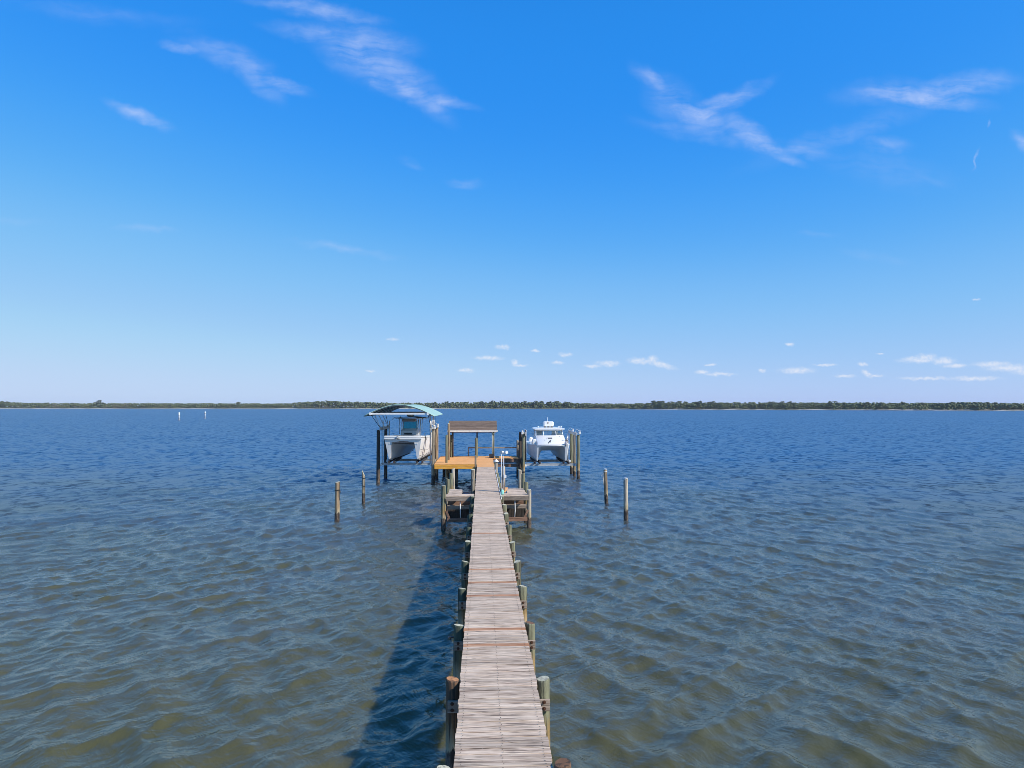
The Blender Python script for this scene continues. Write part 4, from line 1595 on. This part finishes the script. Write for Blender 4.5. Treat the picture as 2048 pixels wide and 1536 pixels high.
    b.build('radome', M['gelcoat'], root)
    for s_ in (-1, 1):
        b = MB()
        b.tube([(s_ * .95, 3.0, zt + .03), (s_ * 1.12, 2.3, zt + .06), (s_ * 1.2, 1.9, zt - .08)], .02, 6)
        b.build('spreader_light', M['alu'], root)
        b = MB()
        b.tube([(s_ * 1.07, 4.0, zt - .1), (s_ * 1.30, 6.6, zt + .35)], [.025, .012], 6)
        b.build('outrigger', M['alu'], root)
        b = MB()
        b.tube([(s_ * (xo - .22), 2.6, zs - .02), (s_ * (xo - .22), 2.6, zs + .14)], .02, 6)
        b.tube([(s_ * (xo - .24), 2.6, zs + .14), (s_ * (xo - .12), 2.5, zs + .16)], .025, 6)
        b.build('cleat', M['alu'], root)
    for k in range(5):
        b = MB()
        x = -.5 + .25 * k
        b.tube([(x, 4.8, zt - .05), (x, 4.92, zt + .28)], .024, 6)
        b.build('rod_holder', M['alu'], root)
    # ropes round the right hand bow
    b = MB()
    b.tube([(xs + .36, -.02, zs - .06), (1.43, .9, zs - .10), (1.50, 1.7, zs - .14), (1.51, 2.1, zs - .40)], .014, 5)
    b.tube([(1.50, 1.55, zs - .02), (1.46, 1.58, 1.1), (1.36, 1.6, .50), (1.2, 1.6, .22)], .018, 5)
    b.tube([(1.15, .35, .95), (1.42, 1.1, .84), (1.53, 1.9, .80), (1.55, 2.6, .84)], .012, 5)
    b.tube([(1.12, .45, .52), (1.33, 1.0, .36), (1.47, 1.6, .40), (1.5, 2.2, .55)], .014, 5)
    b.build('rope', M['rope'], root)
    for s_ in (-.5, .5):
        outboard(root, s_ * 2 * .98, L + .22, .95)


console_boat()


# --- boat on the right lift: cabin boat with hardtop
def cabin_boat():
    root = thing('catamaran_boat', 'white cabin catamaran with windscreen, hardtop and raft box, raised on the open lift', 'boat', (5.46, 57.9, 1.33))
    L, xs, xo, zs = 8.8, 1.18, 1.70, 1.52
    secs = cat_hull(root, L, xs, xo, zs, 1.40, 0.84, drop=.12, flare=.05)
    deck_cap(root, secs, 'side_deck', 'gelcoat', .004)
    # trunk cabin, its front sloping up to the windscreen
    yb, zb = 1.9, zs + .64
    fw0, fw1 = xs + .02, 1.24
    b = MB()
    rows = []
    for k in range(6):
        t = k / 5
        y = lerp(-.02, yb, t)
        z = lerp(zs - .02, zb, t ** .82)
        w = lerp(fw0, fw1, t)
        rows.append([(-w, y + .05, max(zs - .05, z - .16 - .3 * t)), (-w * .985, y + .02, z - .05), (-w * .93, y, z), (0, y - .02, z + .03), (w * .93, y, z), (w * .985, y + .02, z - .05), (w, y + .05, max(zs - .05, z - .16 - .3 * t))])
    b.grid(rows, 0, True)
    b.add([(-fw1, yb + .05, zs), (-fw1, 5.2, zs - .05), (-fw1, 5.2, zb - .10), (-fw1, yb + .02, zb - .05)], [(0, 1, 2, 3)])
    b.add([(fw1, yb + .05, zs), (fw1, 5.2, zs - .05), (fw1, 5.2, zb - .10), (fw1, yb + .02, zb - .05)], [(3, 2, 1, 0)])
    b.add([(-fw1, yb, zb), (fw1, yb, zb), (fw1, 2.7, zb), (-fw1, 2.7, zb)], [(0, 1, 2, 3)])
    for s_ in (-1, 1):
        b.add([(s_ * fw1, 2.5, zb), (s_ * (fw1 - .12), 2.5, zb), (s_ * (fw1 - .12), 5.2, zb - .1), (s_ * fw1, 5.2, zb - .1)], [(0, 1, 2, 3) if s_ < 0 else (3, 2, 1, 0)])
    cab = b.build('cabin', M['gelcoat'], root)

    def face(x, t, off=.006):
        t2 = t ** .82
        y = lerp(-.02, yb, t)
        z = lerp(zs - .02, zb, t2)
        return (x, y - off - .018 * (1 - abs(x)), z + off + .028 * (1 - min(1, abs(x) / 1.1)))

    def decal(pts, name, mat):
        bb = MB()
        bb.add([face(x, t) for x, t in pts], [tuple(range(len(pts)))[::-1]])
        # add the slight thickness of a vinyl sticker
        return bb.build(name, M[mat], cab)

    zx = lambda u: (u - 1116) * .00205
    zt_ = lambda v: (1130 - v) / 360.0
    decal([(zx(u), zt_(v)) for u, v in ((1000, 916), (1182, 916), (1176, 866), (1000, 866))][::-1], 'hatch', 'black')
    decal([(zx(u), zt_(v)) for u, v in ((944, 936), (958, 936), (958, 868), (944, 868))][::-1], 'handle', 'galv')
    decal([(zx(u), zt_(v)) for u, v in ((958, 1098), (985, 1056), (1012, 1040), (1035, 1003), (1062, 988), (1092, 982), (1138, 958), (1110, 1003), (1084, 1030), (1084, 1078), (1064, 1050), (1030, 1062), (998, 1090))], 'emblem', 'black')
    for u, v in ((595, 822), (1500, 814), (1570, 975), (855, 970)):
        decal([(zx(u) + .05 * math.cos(a), zt_(v) + .045 * math.sin(a)) for a in [k * math.pi / 4 for k in range(8)]][::-1], 'vent', 'galv')
    b = MB()
    b.ball((1.12, -.05, zs + .10), .11, 1, .8, 1.9)
    b.build('fender', M['grey_pad'], root)
    b = MB()
    b.box(-1.50, -1.24, .95, 1.35, zs - .02, zs + .42, bev=.03)
    b.build('locker', M['gelcoat'], root)
    # windscreen: frame and three front panes, two side panes
    zt = zs + 1.09
    lo = [(-1.22, 3.4), (-1.16, 2.25), (-.55, 1.98), (.55, 1.98), (1.16, 2.25), (1.22, 3.4)]
    hi = [(-1.16, 3.5), (-1.08, 2.62), (-.52, 2.36), (.52, 2.36), (1.08, 2.62), (1.16, 3.5)]
    for i in range(5):
        b = MB()
        q = [(lo[i][0], lo[i][1], zb + .01), (lo[i + 1][0], lo[i + 1][1], zb + .01), (hi[i + 1][0], hi[i + 1][1], zt), (hi[i][0], hi[i][1], zt)]
        b.add(q, [(0, 1, 2, 3)])
        b.build('windscreen_pane', M['glass'], cab)
    b = MB()
    b.tube([(x, y, zb + .01) for x, y in lo], .03, 6)
    b.tube([(x, y, zt) for x, y in hi], .045, 6)
    for (x, y), (x2, y2) in zip(lo, hi):
        b.tube([(x, y, zb), (x2, y2, zt)], .036, 6)
    b.build('windscreen_frame', M['gelcoat'], cab)
    b = MB()
    b.tube([(-.14, 2.1, zb + .03), (-.14, 2.30, zt - .05)], .012, 5)
    b.build('wiper', M['rubber'], cab)
    # inside: helm, wheel, seats
    b = MB()
    b.box(.25, 1.1, 2.75, 3.2, zs - .3, zb + .16, bev=.04)
    b.build('helm', M['grey_pad'], root)
    for x in (-.68, .68):
        b = MB()
        b.box(x - .28, x + .28, 3.9, 4.35, zs - .3, zb + .02, bev=.05)
        b.box(x - .26, x + .26, 4.28, 4.42, zb + .02, zb + .42, bev=.05)
        b.build('seat', M['gelcoat'], root)
    # hardtop
    b = MB()
    rows = []
    for k in range(7):
        y = lerp(2.15, 5.0, k / 6)
        ww = 1.36 if 0 < k < 6 else 1.26
        rows.append([(ww * u, y, zt + .15 + .09 * (1 - u ** 4) - (.03 if k == 0 else 0)) for u in (-1, -.8, -.4, 0, .4, .8, 1)])
    b.grid(rows, 0, True)
    lowr = [[(x, y, zt + .075) for x, y, z in r] for r in rows]
    b.grid(lowr, 0, False, flip=True)
    b.grid([rows[0][::-1], lowr[0][::-1]], 0, False)
    b.grid([rows[-1], lowr[-1]], 0, False)
    b.grid([[r[0] for r in rows], [r[0] for r in lowr]], 0, False)
    b.grid([[r[-1] for r in rows][::-1], [r[-1] for r in lowr][::-1]], 0, False)
    top = b.build('hardtop', M['gelcoat'], root)
    for s_ in (-1, 1):
        for y in (3.5, 4.9):
            b = MB()
            b.tube([(s_ * 1.2, y, zb - .15), (s_ * 1.22, y, zt + .09)], .026, 8)
            b.build('hardtop_leg', M['alu'], root)
    zh = zt + .24
    b = MB()
    rows = []
    for y, k in ((2.9, .80), (2.96, 1.0), (3.5, 1.0), (3.56, .80)):
        rows.append([(.44 * k * a, y, zh + .29 + .21 * k * c) for a, c in ((-1, -.6), (-.85, -1), (.85, -1), (1, -.6), (1, .6), (.85, 1), (-.85, 1), (-1, .6), (-1, -.6))])
    b.grid(rows, 0, False)
    b.add(rows[0][:-1], [tuple(range(8))], 0)
    b.add(rows[-1][:-1], [tuple(range(7, -1, -1))], 0)
    raft = b.build('raft_box', M['gelcoat'], root)
    b = MB()
    cx, cz = -.07, zh + .38
    b.tube([(cx, 2.894, cz), (cx, 2.885, cz)], .075, 14)
    b.build('round_badge', M['canvas_brown'], raft)
    b = MB()
    for x in (-.3, 0, .3):
        b.box(x - .07, x + .07, 3.0, 3.45, zh - .03, zh + .08)
    b.build('raft_cradle', M['rubber'], root)
    b = MB()
    b.tube([(-.02, 3.6, zh), (-.02, 3.6, zh + .86)], [.03, .022], 8)
    b.build('antenna', M['gelcoat'], root)
    for x, y, r in ((-.92, 2.8, .06), (-.72, 3.3, .05), (.84, 2.7, .075), (1.08, 2.9, .07)):
        b = MB()
        b.tube([(x, y, zh - .05), (x, y, zh + .04)], .02, 6)
        b.ball((x, y, zh + .07), r, 1, 1, .8)
        b.build('navigation_light', M['gelcoat'], top)
    # bow and side rails
    for s_ in (-1, 1):
        b = MB()
        pts = [(s_ * 1.52, 1.0, zs + .02), (s_ * 1.56, 1.1, zs + .40), (s_ * 1.58, 3.2, zs + .42), (s_ * 1.58, 3.4, zs)]
        b.tube(pts, .016, 6)
        for y in (1.8, 2.5):
            b.tube([(s_ * 1.56, y, zs), (s_ * 1.57, y, zs + .41)], .013, 6)
        b.build('side_rail', M['alu'], root)
    # gear lashed on the right hand side deck
    b = MB()
    b.box(1.34, 1.52, 1.75, 2.2, zs + .01, zs + .34, bev=.04)
    b.build('fuel_can', M['canvas_brown'], root)
    for s_ in (-1, 1):
        outboard(root, s_ * 1.08, L + .22, .80)


cabin_boat()


# ------------------------------------------------------------------ boat lifts
def boat_lift(label, x0, x1, yf, yb, tops, mats, zbeam, keelx, ymid, motor_side):
    t = thing('boat_lift', label, 'boat lift', ((x0 + x1) / 2, yf, 0), 'piling boat lifts either side of the platform')
    ox, oy = (x0 + x1) / 2, yf
    for (x, y), top, (mt, tm) in zip(((x0, yf), (x1, yf), (x0, yb), (x1, yb)), tops, mats):
        pl = pile_mesh(x - ox, y - oy, top, 0.135, seed=int(x * 9 + y)).build('pile', [M[mt], M[tm]], t)
    for x in (x0, x1):
        zt = min(tops)
        b = MB()
        xx = x - ox
        inn = -1 if x == x1 else 1
        b.box(xx + inn * .17 - .05, xx + inn * .17 + .05, -.35, yb - yf + .35, zt - .02, zt + .16)
        top = b.build('top_beam', M['galv'], t)
        b = MB()
        b.tube([(xx + inn * .17, -.3, zt + .20), (xx + inn * .17, yb - yf + .3, zt + .20)], .035, 8)
        b.build('drive_shaft', M['alu'], t)
        for y in (0.05, yb - yf - .05):
            b = MB()
            b.tube([(xx + inn * .21, y, zbeam + .12), (xx + inn * .21, y, zt + .2)], .010, 5)
            b.tube([(xx + inn * .27, y, zbeam + .12), (xx + inn * .27, y, zt + .2)], .010, 5)
            b.build('cable', M['galv'], t)
            b = MB()
            b.tube([(xx + inn * .17, y - .14, zt + .20), (xx + inn * .17, y + .14, zt + .20)], .07, 10)
            b.build('cable_drum', M['galv'], t)
        if motor_side in (x, 'both'):
            for ym in ((0.0,) if x == x0 else (0.0, yb - yf)):
                b = MB()
                b.box(xx - inn * .10 - .09, xx - inn * .10 + .09, ym - .26, ym - .10, zt + .06, zt + .24, bev=.03)
                b.tube([(xx - inn * .10, ym - .2, zt + .24), (xx - inn * .10, ym - .2, zt + .38)], .06, 10)
                mo = b.build('motor', M['motor'], t)
                b = MB()
                n = 16
                cxx = xx + inn * .12
                b.tube([(cxx + .15 * math.cos(2 * math.pi * i / n), ym - .2, zt + .30 + .15 * math.sin(2 * math.pi * i / n)) for i in range(n + 1)], .016, 6)
                b.build('gear_ring', M['pvc'], mo)
    for y in (.15, yb - yf - .15):
        b = MB()
        xa, xb = x0 - ox + .2, x1 - ox - .2
        b.box(xa, xb, y - .07, y + .07, zbeam, zbeam + .02)
        b.box(xa, xb, y - .045, y + .045, zbeam + .02, zbeam + .17)
        b.box(xa, xb, y - .07, y + .07, zbeam + .17, zbeam + .19)
        b.build('cradle_beam', M['galv'], t)
        for xx in (xa - .02, xb + .02):
            b = MB()
            b.box(xx - .09, xx + .09, y - .10, y + .10, zbeam - .05, zbeam + .14)
            b.build('beam_bracket', M['pvc'], t)
    for kx in keelx:
        for d in (-.20, .20):
            b = MB()
            h = .17
            b.box(kx - ox + d - .045, kx - ox + d + .045, -.45, yb - yf + .9, zbeam + .195, zbeam + .195 + h)
            bk = b.build('bunk', M['carpet'], t)
            for y in (.15, yb - yf - .15):
                b = MB()
                b.box(kx - ox + d * 1.5 - .04, kx - ox + d * 1.5 + .04, y - .06, y + .06, zbeam + .192, zbeam + .33)
                b.build('bunk_bracket', M['alu'], bk)
    return t


XL0, XL1, YLF, YLB = -8.24, -4.02, 55.25, 59.5
ll = boat_lift('boat lift on dark and tan piles holding the open boat beneath the canopy', XL0, XL1, YLF, YLB, (4.16, 4.22, 4.2, 4.2),
               (('pile_dark', 'top_dark'), ('pile_grey', 'top_pale'), ('pile_dark', 'top_dark'), ('pile_tan', 'top_pale')), 1.44, (-7.20, -5.05), 57, XL1)  # dark left pair: the canopy's shade is put into the pile colour
for x, y, z1 in ((XL0 + .32, .25, 4.9), (XL1 - .24, .25, 5.1), (XL0 + .32, 4.0, 4.8), (XL1 - .24, 4.0, 5.0)):
    b = MB()
    cx = x - (XL0 + XL1) / 2
    b.tube([(cx, y, 1.62), (cx, y, z1)], .04, 8)
    b.build('guide_post', M['pvc'], ll)

XR0, XR1, YRF, YRB = 3.14, 7.66, 58.3, 62.7
rl = boat_lift('open boat lift on pale green piles holding the cabin boat', XR0, XR1, YRF, YRB, (3.86, 3.62, 3.7, 3.66),
               (('pile_green', 'top_dark'), ('pile_green', 'top_pale'), ('pile_dark', 'top_dark'), ('pile_green', 'top_pale')), 1.10, (4.28, 6.64), 60, 'both')
pm = pile_mesh(7.64 - (XR0 + XR1) / 2, 2.2, 3.62, .12, seed=5).build('pile', [M['pile_grey'], M['top_pale']], rl)
for x, y, z1 in ((XR0 + .42, 4.0, 3.9), (XR1 - .40, 4.0, 3.6)):
    b = MB()
    cx = x - (XR0 + XR1) / 2
    b.tube([(cx, y, 1.28), (cx, y, z1)], .055, 8)
    b.build('guide_post', M['rubber'] if x < 5 else M['pvc'], rl)


# ------------------------------------------------------------------ canopy over the left lift
def canopy():
    t = thing('boat_canopy', 'arched seafoam green vinyl canopy on a white pipe frame over the open boat', 'canopy', (-6.43, 53.2, 4.4))
    oz = 4.4
    L = 11.6
    hw = 2.60

    def zc(u):
        return 6.13 - .86 * abs(u) ** 1.75 - oz

    b = MB()
    n, m = 20, 14
    rows = []
    for k in range(m + 1):
        y = L * k / m
        sag = .015 * math.sin(math.pi * (k % 2))
        rows.append([(hw * (i / n * 2 - 1), y, zc(i / n * 2 - 1) - .018 * (k % 2)) for i in range(n + 1)])
    b.grid(rows, 0, True)
    top = b.build('canopy_cover', M['canopy'], t)
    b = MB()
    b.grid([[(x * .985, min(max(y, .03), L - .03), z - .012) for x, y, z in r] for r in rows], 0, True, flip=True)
    b.build('canopy_dark_sheet', M['canopy_dark_sheet'], top)  # dark sheet added below the cover to darken its underside
    # hemmed edges
    for r in (rows[0], rows[-1], [q[0] for q in rows], [q[-1] for q in rows]):
        b = MB()
        b.tube(r, .028, 6)
        b.build('hem', M['canopy'], top)
    bw = 2.13
    zb = 5.44 - oz
    for k in (0, 3, 6, 9, 12, 14):
        y = min(max(L * k / m, .06), L - .06)
        b = MB()
        b.tube([(hw * u * .96, y, zc(u * .96) - .05) for u in [i / 12 * 2 - 1 for i in range(13)]], .03, 6)
        b.build('arch_pipe', M['alu'], t)
        if k in (0, 6, 14):
            b = MB()
            b.bar((-bw, y + .02, zb), (bw, y + .02, zb), .07, .11)
            b.build('tie_beam', M['pvc'], t)
    for s in (-1, 1):
        b = MB()
        b.bar((s * bw, .12, zb - .02), (s * bw, L - .12, zb - .02), .07, .10)
        b.build('eave_beam', M['alu'], t)
        b = MB()
        b.box(s * bw - .07, s * bw + .07, -.04, .10, zb - .10, zb + .10)
        b.build('corner_block', M['pvc'], t)
        px = (XL0 if s < 0 else XL1) + 6.43 - s * .17
        for y in ((55.2, 57.3, 59.5) if s < 0 else (55.0, 55.9, 57.4, 58.8, 59.6)):
            b = MB()
            yy = y - 53.2
            b.tube([(px, yy, 4.36 - oz), (s * bw, yy, zb - .06)], .026, 6)
            b.build('frame_leg', M['pvc'], t)
        for y, y2 in ((54.9, 53.6), (59.8, 61.6)):
            b = MB()
            b.tube([(px, y - 53.2, 4.37 - oz), (s * bw, y2 - 53.2, zb - .07)], .022, 6)
            b.build('brace', M['rubber'], t)


canopy()


# ------------------------------------------------------------------ thin sea haze over the bay
def build_haze():
    m = bpy.data.materials.new('sea haze')
    m.use_nodes = True
    nt = m.node_tree
    nt.nodes.clear()
    pv = nt.nodes.new('ShaderNodeVolumePrincipled')
    pv.inputs['Color'].default_value = (0.80, 0.88, 1.0, 1)
    pv.inputs['Density'].default_value = HAZE
    o = nt.nodes.new('ShaderNodeOutputMaterial')
    nt.links.new(pv.outputs[0], o.inputs['Volume'])
    b = MB()
    b.box(-2700, 2700, -500, 2300, -3.0, 26.0)
    ob = b.build('haze', m)
    ob['kind'] = 'stuff'
    ob['label'] = 'thin pale sea haze lying over the bay'


HAZE = 0.00008
build_haze()
